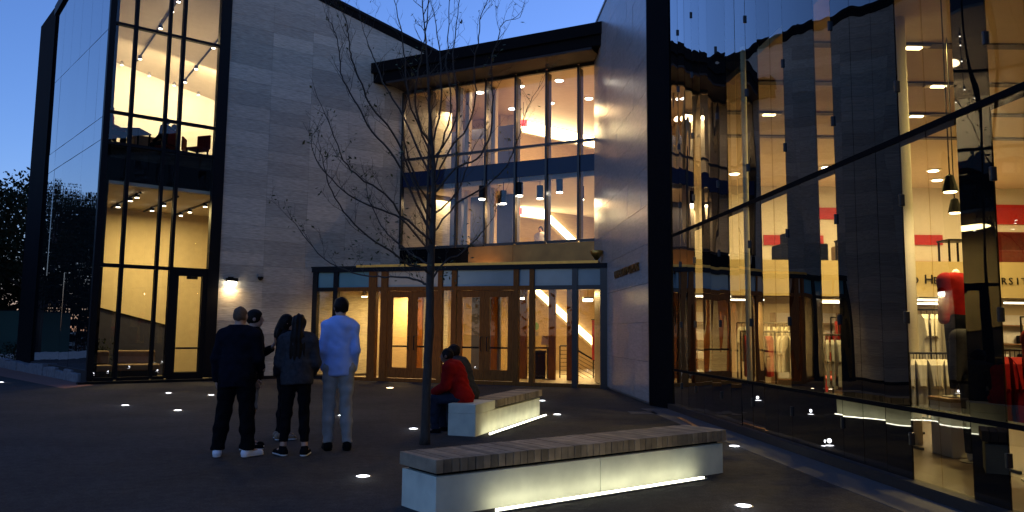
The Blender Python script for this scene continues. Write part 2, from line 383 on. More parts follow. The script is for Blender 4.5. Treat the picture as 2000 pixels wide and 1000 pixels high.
# glazed side face
for i, (a, b) in enumerate([(0.02, 1.3), (1.3, 2.55), (2.55, 3.8), (3.8, 5.05), (5.05, 6.3), (6.3, 7.5)]):
    zs = [0.35, 3.2, 6.78, 7.44, 10.0]
    for k in range(5):
        if k < 4: mb = FL.pane(a, b - 0.012, zs[k], zs[k + 1] - 0.02, -0.03, 0.012, ri.uniform(-.006, .006), ri.uniform(-.003, .003))
        else:
            mb = FL.b(a, b - 0.012, zs[k], zroof(0, FLU - a) - 0.28, -0.042, -0.03, z1b=zroof(0, FLU - b) - 0.28)
        part('side_pane', mb, 'glass_side', TW)
part('side_frame', FL.b(0, 7.52, 0, 12.5, -0.20, -0.06, z1b=13.5), 'blackpanel', TW)
part('side_header', FL.b(-0.2, 7.56, zroof(0, FLU) - 0.30, zroof(0, FLU) + 0.05, -0.3, 0.05, z0b=zroof(0, 0) - 0.30, z1b=zroof(0, 0) + 0.05), 'black', TW)
part('side_base', FL.b(-0.1, 7.5, -0.1, 0.35, -0.2, 0.02), 'granite', TW)
part('fin_wall', FL.b(-2.6, -0.0, 0, zroof(0, FLU + 2.6) + 0.35, -0.6, 0.03, z1b=zroof(0, FLU) + 0.05), 'blackpanel', TW)
# rooms
part('upper_floor', FT.b(0.05, 11, 6.25, 6.6, -10.2, -0.2), 'floor', TW)
part('floor_edge', FT.b(0.12, 2.97, 5.62, 6.56, -0.6, -0.2), 'blackpanel', TW)
part('lower_ceiling', FT.b(0.05, 11, 5.5, 5.6, -10.2, -0.2), 'ceil', TW)
part('upper_ceiling', part_slope(MB(), 0.0, 11, -0.2, -10.2, 1.3, 1.2), 'ceil', TW)
part('upper_wall', FT.b(0.05, 11, 6.6, 13, -7.7, -7.5), 'white', TW)
part('lower_wall', FT.b(0.05, 11, 0, 5.5, -5.2, -5.0), 'cream', TW)
part('ground_floor', FT.b(0.05, 11, -0.05, 0.03, -10.2, -0.2), 'floor', TW)
part('partition', FT.b(5.6, 5.75, 6.6, 12, -7.5, -0.5), 'white', TW)
part('partition', FT.b(5.6, 5.75, 0, 5.5, -5.0, -0.5), 'cream', TW)
# ramp parapet inside ground floor
t = thing('ramp_parapet', FT.P(1.2, 0, -3.2), 'dark sloping parapet wall inside the ground floor of the left tower', 'parapet')
part('parapet_wall', FT.b(0.25, 3.0, 0.03, 2.2, -3.3, -3.2, z1b=1.5), 'grey', t)
part('handrail', FT.b(0.25, 3.0, 2.2, 2.26, -3.32, -3.18, z0b=1.5, z1b=1.56), 'black', t)
# tracks with spots: upper
def track(u, d0, d1, heads, label, zf, grp):
    g = thing('track_light', FT.P(u, zf(u, d0), -d0), label, 'track light', grp)
    part('rail', MB().tube([FT.P(u, zf(u, d0) - 0.06, -d0), FT.P(u, zf(u, d1) - 0.06, -d1)], 0.035, 4), 'black', g)
    for dd in heads:
        p = FT.P(u, zf(u, dd) - 0.16, -dd)
        h = part('spot_head', MB().lathe([(0.05, 0.0), (0.07, 0.05), (0.06, 0.12), (0.02, 0.14)], p, 10), 'black', g)
        part('bulb', MB().lathe([(0.062, -0.012), (0.045, 0.0)], p, 10), 'e_white', h)
zu = lambda u, dd: 12.58 - 0.21 * u - 0.135 * dd
zl = lambda u, dd: 5.5
track(2.15, 1.2, 6.6, [1.6, 2.3, 3.6, 6.2], 'left ceiling track with bright spots above the upper lounge of the tower', zu, 'track lights in the tower')
track(3.85, 1.2, 6.8, [2.4, 3.4, 5.3, 6.6], 'right ceiling track with spots above the upper lounge of the tower', zu, 'track lights in the tower')
track(1.2, 0.8, 4.6, [1.2, 2.0, 3.6], 'left ceiling track with spots on the tower ground floor', zl, 'track lights in the tower')
track(3.3, 0.8, 4.8, [1.6, 3.2, 4.2], 'right ceiling track with spots on the tower ground floor', zl, 'track lights in the tower')
track(2.25, 0.8, 4.8, [2.3, 3.7], 'middle ceiling track with spots on the tower ground floor', zl, 'track lights in the tower')
for k, u in enumerate((1.75, 2.7, 3.6, 4.5, 5.3)):
    p = FT.P(u, zu(u, 7.1) - 0.2, -7.1)
    g = thing('wall_washer', p, ORD[k] + ' small wall washer spot from the left above the white upper wall', 'spotlight', 'wall washers on the white wall')
    part('housing', MB().lathe([(0.04, 0.0), (0.06, 0.06), (0.03, 0.14)], p, 8), 'alu', g)
    part('bulb', MB().lathe([(0.045, -0.01), (0.035, 0.0)], p, 8), 'e_white', g)
_wr = math.atan2(FT.d.y, FT.d.x)
area(FT.P(3.0, 10.7, -4.9), 95, 5.0, (1, 0.78, 0.46), (R(52), 0, _wr), sy=0.4)
area(FT.P(2.8, 11.3, -3.2), 26, 1.0, (1, 0.74, 0.42))
area(FT.P(2.8, 8.0, -3.5), 30, 2.0, (1, 0.74, 0.42), (R(180), 0, 0))
area(FT.P(2.4, 5.3, -2.4), 115, 1.6, (1, 0.76, 0.32))
# wall lamp + dome camera on the stone
p = FT.P(3.66, 2.93, 0)
g = thing('wall_lamp', p, 'lit wall lamp throwing warm light down the stone wall', 'wall lamp')
part('wall_plate', FT.b(3.58, 3.74, 2.86, 3.06, 0.004, 0.03), 'black', g)
part('hood', FT.b(3.50, 3.82, 2.92, 3.02, 0.03, 0.20), 'black', g)
part('lamp_lens', FT.b(3.53, 3.79, 2.80, 2.919, 0.06, 0.18, bevel=0.02), 'e_white', g)
area(FT.P(3.66, 2.76, 0.14), 5, 0.22, (1, 0.66, 0.32))
p = FT.P(4.53, 3.12, 0)
g = thing('dome_camera', p, 'small dome security camera on the stone wall right of the wall lamp', 'camera')
part('bracket', FT.b(4.47, 4.59, 3.10, 3.18, 0.004, 0.12), 'alu', g)
part('dome', MB().lathe([(0.09, 0.0), (0.085, -0.05), (0.05, -0.10), (0.01, -0.115)], FT.P(4.53, 3.10, 0.12), 12), 'black', g, smooth=True)

# ================================================================== ENTRANCE HALL
EH = thing('entrance_hall', FU.P(3.6, 0, -3), 'glazed entrance hall between the tower and the stone pier with a dark overhanging roof', 'building')
UL = 7.25
um = [0.0, 1.12, 2.24, 3.35, 4.46, 5.57, 6.68]
for i, u in enumerate(um):
    mu = part('mullion', FU.b(u - 0.035, u + 0.035, 4.32, 9.86, -0.10, 0.05), 'mullion', EH)
    part('mullion_fin', FU.b(u - 0.03, u + 0.03, 4.32, 9.80, -0.30, -0.101), 'fin', mu)
ul = um + [UL]
for a, b in zip(ul[:-1], ul[1:]):
    part('transom', FU.b(a + 0.035, b - 0.035, 7.40, 7.48, -0.08, 0.03), 'mullion', EH)
    part('transom', FU.b(a + 0.035, b - 0.035, 4.28, 4.36, -0.08, 0.03), 'mullion', EH)
    part('transom', FU.b(a + 0.035, b - 0.035, 9.80, 9.90, -0.08, 0.03), 'mullion', EH)
    for z0, z1 in ((4.36, 6.46), (7.00, 7.40), (7.48, 9.80)):
        part('pane', FU.pane(a + 0.035, b - 0.035, z0, z1, -0.02, twist=ri.uniform(-.003, .003)), 'glass_centre', EH)
    part('spandrel_pane', FU.b(a + 0.035, b - 0.035, 6.47, 6.99, -0.05, -0.01), 'spandrel', EH)
# roof
part('roof', FU.b(-0.7, UL + 0.4, 10.0, 10.6, -11, 0.6), 'roofedge', EH)
part('fascia', FU.b(-0.62, UL + 0.62, 9.98, 10.62, 0.61, 1.10), 'roofedge', EH)
part('fascia_lip', FU.b(-0.62, UL + 0.66, 10.3, 10.66, 1.101, 1.2), 'roofedge', EH)
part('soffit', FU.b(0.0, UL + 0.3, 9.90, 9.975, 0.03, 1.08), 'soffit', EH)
part('fascia_band', FU.b(-0.35, UL, 9.905, 9.99, -0.1, 0.025), 'bronze', EH)
# spandrel above the canopy
part('black_spandrel', FU.b(-0.6, 2.75, 3.45, 4.275, -0.12, 0.0), 'blackpanel', EH)
part('bronze_spandrel', FU.b(2.75, 4.4, 3.45, 4.275, -0.12, 0.0), 'bronze', EH)
part('bronze_spandrel', FU.b(4.41, UL, 3.45, 4.275, -0.12, -0.004), 'bronze', EH)
# rooms: ceilings, floors, walls
hall = lambda z0, z1: MB().slab([(-4.2, 27.6), (2.5, 24.2), (6.5, 24.3), (6.5, 38), (-4.2, 38)], z0, z1)
part('upper_ceiling', FU.b(-0.6, 12, 9.91, 9.98, -13, -0.12), 'ceilwood', EH)
part('upper_floor', FU.b(-0.2, UL, 6.46, 6.98, -4.2, -0.36), 'ceil', EH)
part('lower_ceiling', FU.b(-0.2, 12, 6.38, 6.45, -9, -0.36), 'ceil', EH)
part('hall_floor', MB().slab([(-6.0, 25.3), (2.7, 22.3), (7, 22.2), (7, 38), (-6, 38)], -0.05, 0.02), 'tile', EH)
part('stair_wall', FW.b(-0.9, 8, 0, 9.9, -0.3, 0), 'tanstone', EH)
part('hall_wall', FU.b(-0.3, 2.3, 0, 9.9, -4.6, -4.4), 'cream', EH)
part('hall_side_wall', MB().box(6.3, 6.5, 24.3, 36, 0, 9.9), 'cream', EH)
part('hall_side_wall', MB().hexa([FU.P(-.45, 0, -.15), FU.P(-.3, 0, -.15), FU.P(-.3, 0, -4.6), FU.P(-.45, 0, -4.6), FU.P(-.45, 9.9, -.15), FU.P(-.3, 9.9, -.15), FU.P(-.3, 9.9, -4.6), FU.P(-.45, 9.9, -4.6)]), 'cream', EH)
for z0, z1 in ((4.3, 6.38), (6.98, 8.9)):
    part('partition', FU.b(0.45, 3.2, z0, z1, -2.4, -2.25), 'grey', EH)  # dark blue boards added to stand for unlit hall depth and reflected sky
part('partition', FU.b(1.9, 2.4, 6.98, 8.3, -1.6, -1.5), 'cream', EH)
part('column', FU.b(2.0, 2.15, 4.3, 9.9, -1.1, -0.9), 'cream', EH)
part('column', FU.b(3.05, 3.2, 4.3, 9.9, -1.1, -0.9), 'cream', EH)
part('landing', MB().slab([(-4.0, 27.2), (1.8, 26.5), (2.2, 29.4), (0.4, 30.7), (-3.0, 31.0)], 3.3, 3.5), 'ceil', EH)
# sloped handrail lights on the stair wall and coves
def cove(name, a, b, label, cat, r=0.10):
    g = thing(name, FW.P(a[0], a[1], 0.1), label, cat, 'linear lights on the stair wall')
    pa, pb = FW.P(a[0], a[1], 0.1), FW.P(b[0], b[1], 0.1)
    dz = Vector((0, 0, r))
    n = FW.n
    mb = MB(); mb.hexa([pa - dz - n * .05, pb - dz - n * .05, pb - dz + n * .05, pa - dz + n * .05, pa + dz - n * .05, pb + dz - n * .05, pb + dz + n * .05, pa + dz + n * .05])
    part('diffuser', mb, 'e_cove', g)
    mb = MB(); n2 = n * 0.08
    mb.hexa([pa - dz * 1.25 - n2, pb - dz * 1.25 - n2, pb - dz * 1.25 + n * .02, pa - dz * 1.25 + n * .02, pa - dz * 1.02 - n2, pb - dz * 1.02 - n2, pb - dz * 1.02 + n * .02, pa - dz * 1.02 + n * .02])
    part('housing', mb, 'white', g)
cove('linear_light', (-0.1, 9.62), (4.9, 9.62), 'long bright cove light along the top of the upper hall wall', 'linear light', 0.22)
cove('linear_light', (0.03, 6.2), (1.45, 6.2), 'short bright level cove light under the lower hall ceiling', 'linear light', 0.17)
cove('linear_light', (1.47, 6.15), (3.75, 4.75), 'bright sloping light strip seen through the middle windows of the hall', 'linear light', 0.16)
cove('linear_light', (0.75, 3.25), (4.6, 0.80), 'bright sloping light strip seen through the glass right of the entrance doors', 'linear light', 0.15)
area(FU.P(4.9, 9.6, -3.8), 120, 1.5, (1, 0.63, 0.29))
area(FU.P(1.2, 9.5, -1.8), 30, 1.0, (1, 0.70, 0.38))
area(FU.P(5.2, 6.0, -3.0), 95, 1.2, (1, 0.63, 0.29))
area(FU.P(0.8, 6.2, -1.6), 22, 0.8, (1, 0.70, 0.38))
area(FC.P(6.8, 2.85, -5.2), 105, 1.2, (1, 0.68, 0.28))
area(FC.P(2.2, 2.7, -1.6), 75, 1.0, (1, 0.68, 0.28))
area(FC.P(4.6, 2.85, -4.2), 45, 0.8, (1, 0.72, 0.36))
# recessed downlights of the upper hall
names = ['recessed downlight nearest the stone pier in the upper hall ceiling', 'largest recessed downlight high in the fifth window bay of the hall', 'recessed downlight low in the fifth window bay of the upper hall',
         'recessed downlight at the top of the fourth window bay of the hall', 'recessed downlight at the right edge of the third window bay of the hall', 'recessed downlight in the middle of the second hall window bay behind twigs', 'dim recessed downlight at the far left of the upper hall']
for (x, y), nm in zip([(2.71, 28.01), (1.52, 25.99), (1.36, 28.64), (0.22, 26.65), (-0.05, 29.43), (-1.19, 27.41), (-3.2, 28.3)], names):
    g = thing('downlight', (x, y, 9.9), nm, 'downlight', 'downlights in the hall ceiling')
    part('trim_ring', MB().lathe([(0.17, 0.008), (0.17, -0.01), (0.14, -0.012)], (x, y, 9.9), 16), 'white', g)
    part('lamp_lens', MB().lathe([(0.13, 0.0), (0.13, -0.02), (0.06, -0.03)], (x, y, 9.895), 16), 'e_white', g)
names = ['first cylinder pendant lamp from the left under the hall ceiling', 'second cylinder pendant lamp from the left under the hall ceiling', 'cylinder pendant lamp beside the red exit sign', 'cylinder pendant lamp left of the fifth mullion', 'highest cylinder pendant lamp in the sixth window bay', 'cylinder pendant lamp nearest the stone pier']
for (px, py, z), nm in zip([(-0.98, 25.35, 5.75), (-0.30, 25.9, 5.7), (0.23, 25.4, 5.88), (0.89, 25.6, 5.83), (1.5, 25.2, 5.97), (2.2, 25.4, 5.78)], names):
    g = thing('pendant_lamp', (px, py, z), nm, 'pendant lamp', 'cylinder pendants in the hall')
    part('cylinder_shade', MB().lathe([(0.10, 0.0), (0.105, 0.01), (0.105, 0.42), (0.02, 0.43)], (px, py, z), 14), 'black', g)
    part('stem', MB().tube([(px, py, z + 0.43), (px, py, 6.4)], 0.012, 5), 'black', g)
    part('lamp_lens', MB().lathe([(0.095, -0.03), (0.10, -0.002), (0.02, -0.001)], (px, py, z), 14), 'e_white', g)
for loc, nm in (((0.35, 27.2, 8.75), 'red exit sign hanging above the bright cove light'), ((0.2, 27.0, 5.62), 'red exit sign under the lower hall ceiling'), ((-2.65, 28.6, 8.55), 'red exit sign behind the tree in the left hall bays')):
    g = thing('exit_sign', loc, nm, 'exit sign', 'exit signs in the hall')
    x, y, z = loc
    part('sign_box', MB().box(x - .14, x + .14, y - .02, y + .02, z - .12, z + .12), 'e_exit', g)
    part('hanger', MB().tube([(x, y, z + .12), (x, y, z + .75)], 0.012, 4), 'black', g)
g = thing('canopy_uplight', FU.P(3.3, 3.46, 0.6), 'slim warm uplight on the canopy washing the bronze panel above it', 'uplight')
part('lamp_body', FU.b(2.9, 3.7, 3.42, 3.46, 0.5, 0.62), 'black', g)
part('lamp_lens', FU.b(2.92, 3.68, 3.461, 3.47, 0.52, 0.60), 'e_warm', g)
area(FU.P(3.3, 3.48, 0.56), 5, 0.7, (1, 0.6, 0.22), (R(160), 0, math.atan2(FU.d.y, FU.d.x)), sy=0.08)
# ---------------------------------------------------------------- entrance vestibule
EV = thing('entrance_vestibule', FC.P(4.7, 0, -0.3), 'low bronze framed entrance vestibule with wooden glass doors', 'entrance')
CLN = 9.37
part('canopy_fascia', FC.b(-0.03, CLN, 3.29, 3.42, -0.12, 0.06), 'black', EV)
part('flashing', FC.b(1.55, CLN - 0.25, 3.425, 3.50, -0.14, 0.07), 'copper', EV)
part('flashing', FC.b(-0.05, 1.545, 3.425, 3.47, -0.14, 0.07), 'black', EV)
part('canopy_roof', MB().slab([tuple(FC.P(-.02, 0, -.125).xy), tuple(FC.P(CLN, 0, -.125).xy), (2.5, 24.05), (-3.85, 27.4), (-6.0, 25.7)], 3.27, 3.41), 'roofedge', EV)
posts = [(0.0, 0.17, 'black'), (0.74, 0.90, 'black'), (1.98, 2.24, 'door'), (2.40, 2.62, 'door'), (4.28, 4.42, 'door'), (4.72, 4.88, 'door'), (6.64, 6.80, 'door'), (7.12, 7.26, 'door'), (8.37, 8.52, 'mullion'), (9.17, CLN, 'mullion')]
for a, b, m in posts:
    part('post', FC.b(a, b, 0.0, 3.29, -0.14, 0.03), m, EV)
for (a0, a1, m), (b0, b1, _) in zip(posts[:-1], posts[1:]):
    part('head_transom', FC.b(a1, b0, 2.70, 2.82, -0.10, 0.02), 'black' if b0 < 1.9 else ('mullion' if a1 > 7.2 else 'door'), EV)
    part('frosted_pane', FC.pane(a1, b0, 2.82, 3.29, -0.03), 'frostteal' if b0 < 2.1 else ('frostlit' if b0 < 4.5 else 'frost'), EV)
    part('sill', FC.b(a1, b0, 0.0, 0.10, -0.10, 0.025), 'black' if b0 < 1.9 else 'door', EV)
for a, b in ((0.17, 0.74), (0.90, 1.98), (2.24, 2.40), (4.42, 4.72), (6.80, 7.12), (7.26, 8.37), (8.52, 9.17)):
    part('side_pane', FC.pane(a, b, 0.10, 2.70, -0.04), 'glass_door', EV)
def door_pair(u0, u1):
    m = (u0 + u1) / 2
    for a, b, hs in ((u0, m - 0.005, 1), (m + 0.005, u1, -1)):
        d = part('door', FC.b(a, a + 0.15, 0.11, 2.69, -0.07, -0.01), 'door', EV)
        part('stile', FC.b(b - 0.15, b, 0.11, 2.69, -0.07, -0.01), 'door', d)
        part('top_rail', FC.b(a + 0.15, b - 0.15, 2.50, 2.69, -0.07, -0.01), 'door', d)
        part('bottom_rail', FC.b(a + 0.15, b - 0.15, 0.11, 0.42, -0.07, -0.01), 'door', d)
        part('glass', FC.pane(a + 0.15, b - 0.15, 0.42, 2.50, -0.035), 'glass_door', d)
        h = b - 0.09 if hs == 1 else a + 0.09
        part('handle', MB().tube([FC.P(h, 0.95, -0.01), FC.P(h, 0.95, 0.06), FC.P(h, 1.35, 0.06), FC.P(h, 1.35, -0.01)], 0.014, 6), 'black', d)
        part('push_bar', FC.b(a + 0.12, b - 0.12, 1.02, 1.07, -0.14, -0.08), 'black', d)
door_pair(2.64, 4.26); door_pair(4.90, 6.62)
# inner screen
part('inner_ceiling', FC.b(0.1, 9.2, 2.86, 2.92, -3.0, -0.2), 'cream', EV)
for u in (2.3, 3.75, 5.0, 6.0, 6.95, 7.55):
    part('inner_post', FC.b(u - 0.11, u + 0.11, 0.0, 2.86, -3.0, -2.88), 'door', EV)
part('inner_wall', FC.b(0.0, 2.2, 0, 2.86, -2.5, -2.38), 'tanstone', EV)
part('inner_wall', FC.b(4.2, 5.2, 0.0, 2.86, -3.02, -2.9), 'grey', EV)
part('inner_pane', FC.pane(5.2, 6.8, 0.1, 2.8, -2.95), 'glass_door', EV)
g = thing('ceiling_lamp', FC.P(1.15, 2.6, -1.2), 'small lit ceiling lamp behind the glass above the man in the blue shirt', 'ceiling lamp')
part('lamp_body', MB().lathe([(0.10, 0.0), (0.12, 0.06), (0.03, 0.2), (0.012, 0.26)], FC.P(1.15, 2.6, -1.2), 12), 'alu', g)
part('lamp_lens', MB().lathe([(0.09, -0.03), (0.095, 0.0)], FC.P(1.15, 2.6, -1.2), 12), 'e_warm', g)
g = thing('ceiling_lamp', FC.P(6.35, 2.55, -1.6), 'bright round lamp behind the right leaf of the second entrance door', 'ceiling lamp')
part('lamp_body', MB().lathe([(0.09, 0.0), (0.1, 0.06), (0.03, 0.2), (0.012, 0.3)], FC.P(6.35, 2.55, -1.6), 12), 'alu', g)
part('lamp_lens', MB().lathe([(0.08, -0.05), (0.09, 0.0)], FC.P(6.35, 2.55, -1.6), 12), 'e_white', g)
g = thing('ceiling_lamp', (2.62, 27.4, 2.62), 'square bright lamp hanging at the right end of the entrance glass', 'ceiling lamp')
part('lamp_body', MB().box(2.45, 2.79, 27.2, 27.6, 2.66, 2.72), 'alu', g)
part('lamp_lens', MB().box(2.47, 2.77, 27.22, 27.58, 2.58, 2.659), 'e_white', g)
part('stem', MB().tube([(2.62, 27.4, 2.72), (2.62, 27.4, 3.3)], 0.01, 4), 'black', g)
# railing of the stairs going down
g = thing('stair_railing', (2.0, 26.6, 0.02), 'dark metal stair railing with many thin bars behind the right glass', 'railing')
for x in (1.62, 2.2, 2.72): part('rail_post', MB().box(x - .02, x + .02, 26.58, 26.62, 0.02, 1.06 if x < 2.5 else 0.72), 'black', g)
part('top_rail', MB().tube([(1.62, 26.6, 1.07), (2.2, 26.6, 1.07)], 0.025, 6), 'black', g)
part('sloping_rail', MB().tube([(1.95, 26.55, 1.07), (2.85, 26.55, 0.55)], 0.028, 6), 'black', g)
for k in range(7):
    z = 0.14 + k * 0.13
    part('bar', MB().tube([(1.62, 26.6, z), (1.95 + 0.0, 26.6, z)], 0.010, 4), 'black', g)
    part('sloping_bar', MB().tube([(1.95, 26.55, z), (2.85, 26.55, z - 0.5)], 0.010, 4), 'black', g)
g = thing('hall_railing', (0.9, 26.3, 0.02), 'level dark railing left of the wide dark post in the entrance hall', 'railing')
part('top_rail', MB().tube([(0.25, 26.3, 1.0), (1.4, 26.3, 1.0)], 0.03, 6), 'black', g)
for x in (0.3, 0.75, 1.22): part('rail_post', MB().box(x - .02, x + .02, 26.28, 26.32, 0.02, 1.0), 'black', g)
for k in range(5): part('bar', MB().tube([(0.3, 26.3, 0.2 + k * .15), (0.75, 26.3, 0.2 + k * .15)], 0.010, 4), 'black', g)
g = thing('waste_bin', (0.98, 26.0, 0.02), 'dark upright waste bin beside the railing inside the hall', 'bin')
part('bin_body', MB().box(0.78, 1.12, 25.85, 26.15, 0.02, 0.85, bevel=.02), 'black', g)
part('lid', MB().box(0.76, 1.14, 25.83, 26.17, 0.852, 0.93, bevel=.02), 'mullion', g)
g = thing('sign_stand', (1.15, 25.6, 0.02), 'slim stand with a tilted pink sign inside the entrance hall', 'sign stand')
part('pole', MB().tube([(1.15, 25.6, 0.02), (1.15, 25.6, 1.15)], 0.015, 6), 'black', g)
part('foot', MB().lathe([(0.16, 0.0), (0.15, 0.02), (0.02, 0.03)], (1.15, 25.6, 0.02), 12), 'black', g)
part('sign_board', MB().hexa([(0.95, 25.52, 1.12), (1.35, 25.52, 1.12), (1.35, 25.54, 1.11), (0.95, 25.54, 1.11), (1.0, 25.66, 1.40), (1.4, 25.66, 1.40), (1.4, 25.68, 1.39), (1.0, 25.68, 1.39)]), solid('pink card', (0.62, 0.42, 0.36), 0.5), g)
g = thing('wall_sign', FW.P(1.0, 1.55, 0.01), 'small green round sign on the tan hall wall', 'sign')
part('disc', MB().tube([FW.P(1.0, 1.75, 0.005), FW.P(1.0, 1.75, 0.03)], 0.15, 14), solid('green sign', (0.12, 0.32, 0.1), 0.5), g)
part('plate', FW.b(0.87, 1.13, 1.38, 1.52, 0.005, 0.02), 'alu', g)
g = thing('red_banner', (2.78, 26.4, 0.6), 'narrow dark red banner at the right end of the entrance glass', 'banner')
part('banner_cloth', MB().box(2.66, 2.90, 26.4, 26.44, 0.62, 1.92, bevel=0.008), 'redpaint', g)
part('banner_rod', MB().tube([(2.64, 26.42, 1.94), (2.92, 26.42, 1.94)], 0.015, 6), 'black', g)
part('banner_pole', MB().tube([(2.80, 26.46, 0.02), (2.80, 26.46, 1.96)], 0.018, 6), 'black', g)

# ================================================================== STONE PIER
PR = thing('stone_pier', FP.P(3.7, 0, -0.3), 'polished stone pier with metal lettering between the hall and the shop front', 'wall')
core = part('pier_core', FP.b(0.0, 7.08, -0.05, 10.98, -0.7, -0.04), 'joint', PR)
rp = random.Random(5)
row = 0; z = 0.06
while z < 10.9:
    u = 0.0 - (0, 0.7)[row % 2]; h = 0.84
    while u < 7.08:
        a = max(u, 0.0) + 0.004; b = min(u + 1.42, 7.08) - 0.004
        if b - a > 0.06:
            part('stone_panel', FP.b(a, b, z, min(z + h, 10.97) - 0.008, -0.04, rp.uniform(-.002, .002)), 'pier', core)
        u += 1.42
    z += h; row += 1
part('end_face', FP.b(7.085, 7.14, -0.05, 11.0, -0.7, 0.004), 'black', PR)
part('coping', FP.b(-0.1, 7.14, 10.985, 11.06, -0.75, 0.02), 'alu', PR)
def letters(text, frame, u0, z0, size, width, o, mat, parent, small=0.78, ext=0.02, font_w=0.62):
    n = len(text); adv = width / n; u = u0
    for i, ch in enumerate(text):
        if ch != ' ':
            cu = bpy.data.curves.new('letter', 'FONT'); cu.body = ch
            first = i == 0 or text[i - 1] == ' '
            cu.size = size * (1.0 if first else small); cu.extrude = ext / 2; cu.resolution_u = 2; cu.align_x = 'CENTER'
            tmp = bpy.data.objects.new('letter', cu); C.objects.link(tmp)
            me = bpy.data.meshes.new_from_object(tmp.evaluated_get(bpy.context.evaluated_depsgraph_get()))
            bpy.data.objects.remove(tmp); bpy.data.curves.remove(cu)
            X = frame.d; Y = Vector((0, 0, 1)); Zv = frame.n; p = frame.P(u + adv / 2, z0, o + ext / 2)
            mt = Matrix(((X.x, Y.x, Zv.x, p.x), (X.y, Y.y, Zv.y, p.y), (X.z, Y.z, Zv.z, p.z), (0, 0, 0, 1)))
            me.transform(mt); me.materials.clear()
            part('letter', me, mat, parent)
        u += adv
letters('UNIVERSITY COMMONS', FP, 3.45, 2.90, 0.27, 2.85, 0.012, 'bronze', PR, small=1.0, ext=0.04)
g = thing('floodlight', FP.P(0.9, 3.62, 0.2), 'small brass floodlight perched on the canopy end against the pier', 'floodlight')
part('reflector', MB().lathe([(0.04, 0.0), (0.16, 0.16), (0.19, 0.26), (0.17, 0.27)], FP.P(1.5, 3.56, 0.18), 14), 'copper', g, smooth=True)
part('bracket', MB().tube([FP.P(1.5, 3.5, 0.18), FP.P(1.5, 3.60, 0.18)], 0.03, 6), 'black', g)

# ================================================================== SHOP
SH = thing('glass_shop', FR.P(8, 0, -4), 'long glass fronted shop building on the right with tall reflecting panes', 'building')
ZT = 10.2
# black return between pier and glass
q0 = FP.P(7.145, 0, 0.0); q1 = FR.P(0.0, 0, 0.02)
part('dark_return', MB().hexa([q0, q1, q1 + Vector((.5, .1, 0)), q0 + Vector((.5, .1, 0))] + [v + Vector((0, 0, 11.0)) for v in (q0, q1, q1 + Vector((.5, .1, 0)), q0 + Vector((.5, .1, 0)))]), 'blackpanel', SH)
J = [0.02, 0.56] + [1.01 + 0.45 * k for k in range(34)]
DARK = [(0.0, 1.46), (1.91, 3.36), (4.02, 4.66), (5.40, 6.38), (6.72, 8.26), (9.17, 9.58), (10.6, 11.0), (11.9, 12.8)]
rg = random.Random(11)
for a, b in zip(J[:-1], J[1:]):
    if a > 15.8: break
    m = (a + b) / 2; dark = any(p < m < q for p, q in DARK)
    tw = rg.uniform(-.0026, .0026); ti = rg.uniform(-.003, .003)
    for z0, z1 in ((0.11, 0.755), (0.805, 3.43), (3.50, ZT)):
        low = z0 < 0.5
        dk = dark or (low and m < 8.2)
        part('dark_pane' if dk else 'pane', FR.pane(a + 0.004, b - 0.004, z0, z1, 0.0, 0.016, tw, ti), 'glass_dark' if dk else 'glass_shop', SH)
    part('transom', FR.b(a, b, 3.435, 3.495, -0.14, 0.012), 'blackpanel', SH)
    part('low_rail', FR.b(a, b, 0.758, 0.802, -0.12, 0.010), 'blackpanel', SH)
for u in [0.56 + 0.9 * 0] + [1.46 + 1.35 * k for k in range(10)]:
    for k in range(9):
        z = 0.5 + k * 1.17
        if abs(z - 3.46) < .15: continue
        part('glass_clip', FR.b(u - 0.014, u + 0.014, z - 0.06, z + 0.06, -0.03, 0.026, bevel=.006), 'mullion', SH)
part('head', FR.b(0, 16.3, ZT, ZT + 0.8, -0.5, 0.06), 'roofedge', SH)
# shell
part('roof', MB().slab([(3.3, 24.0), (3.3, 15.9), (4.5, -1.0), (18, -1), (18, 24)], 10.3, 10.7), 'roofedge', SH)
part('shop_ceiling', MB().slab([(3.75, 24.0), (3.75, 15.5), (4.9, -0.6), (17.5, -0.6), (17.5, 24)], 6.0, 6.12), 'ceil', SH)
part('shop_floor', MB().slab([(3.35, 24.0), (3.35, 16.0), (4.55, -0.6), (17.5, -0.6), (17.5, 24)], -0.05, 0.05), 'shopfloor', SH)
part('side_wall', MB().box(3.3, 3.5, 16.2, 24, 0, 10.3), 'cream', SH)
part('back_wall', MB().box(3.3, 17.5, 24, 24.2, 0, 10.3), 'white', SH)
part('far_wall', MB().box(17.5, 17.7, -1, 24.2, 0, 10.3), 'cream', SH)
part('front_wall', MB().box(4.6, 17.5, -1.2, -1.0, 0, 10.3), 'cream', SH)
part('mezzanine', MB().box(3.5, 17.5, 19.0, 24, 2.55, 3.25), 'ceil', SH)
mf = part('mezzanine_fascia', MB().box(3.5, 17.5, 18.9, 18.99, 2.42, 3.27), 'cream', SH)
for k, y in enumerate((12.0, 13.9, 15.86, 17.8)):
    part('ceiling_channel', MB().box(4.2, 17.4, y - 0.1, y + 0.1, 5.97, 5.995), 'grey', SH)
for x in (13.8, ): part('red_panel', MB().box(x - 0.0, x + 3.4, 23.93, 23.99, 4.9, 5.5), 'redpaint', SH)
part('red_panel', MB().box(11.9, 13.0, 23.93, 23.99, 4.25, 4.55), 'redpaint', SH)
part('red_panel', MB().box(11.6, 13.2, 23.93, 23.99, 3.3, 3.75), 'redpaint', SH)
part('red_panel', MB().box(7.6, 9.4, 23.93, 23.99, 4.2, 4.5), 'redpaint', SH)
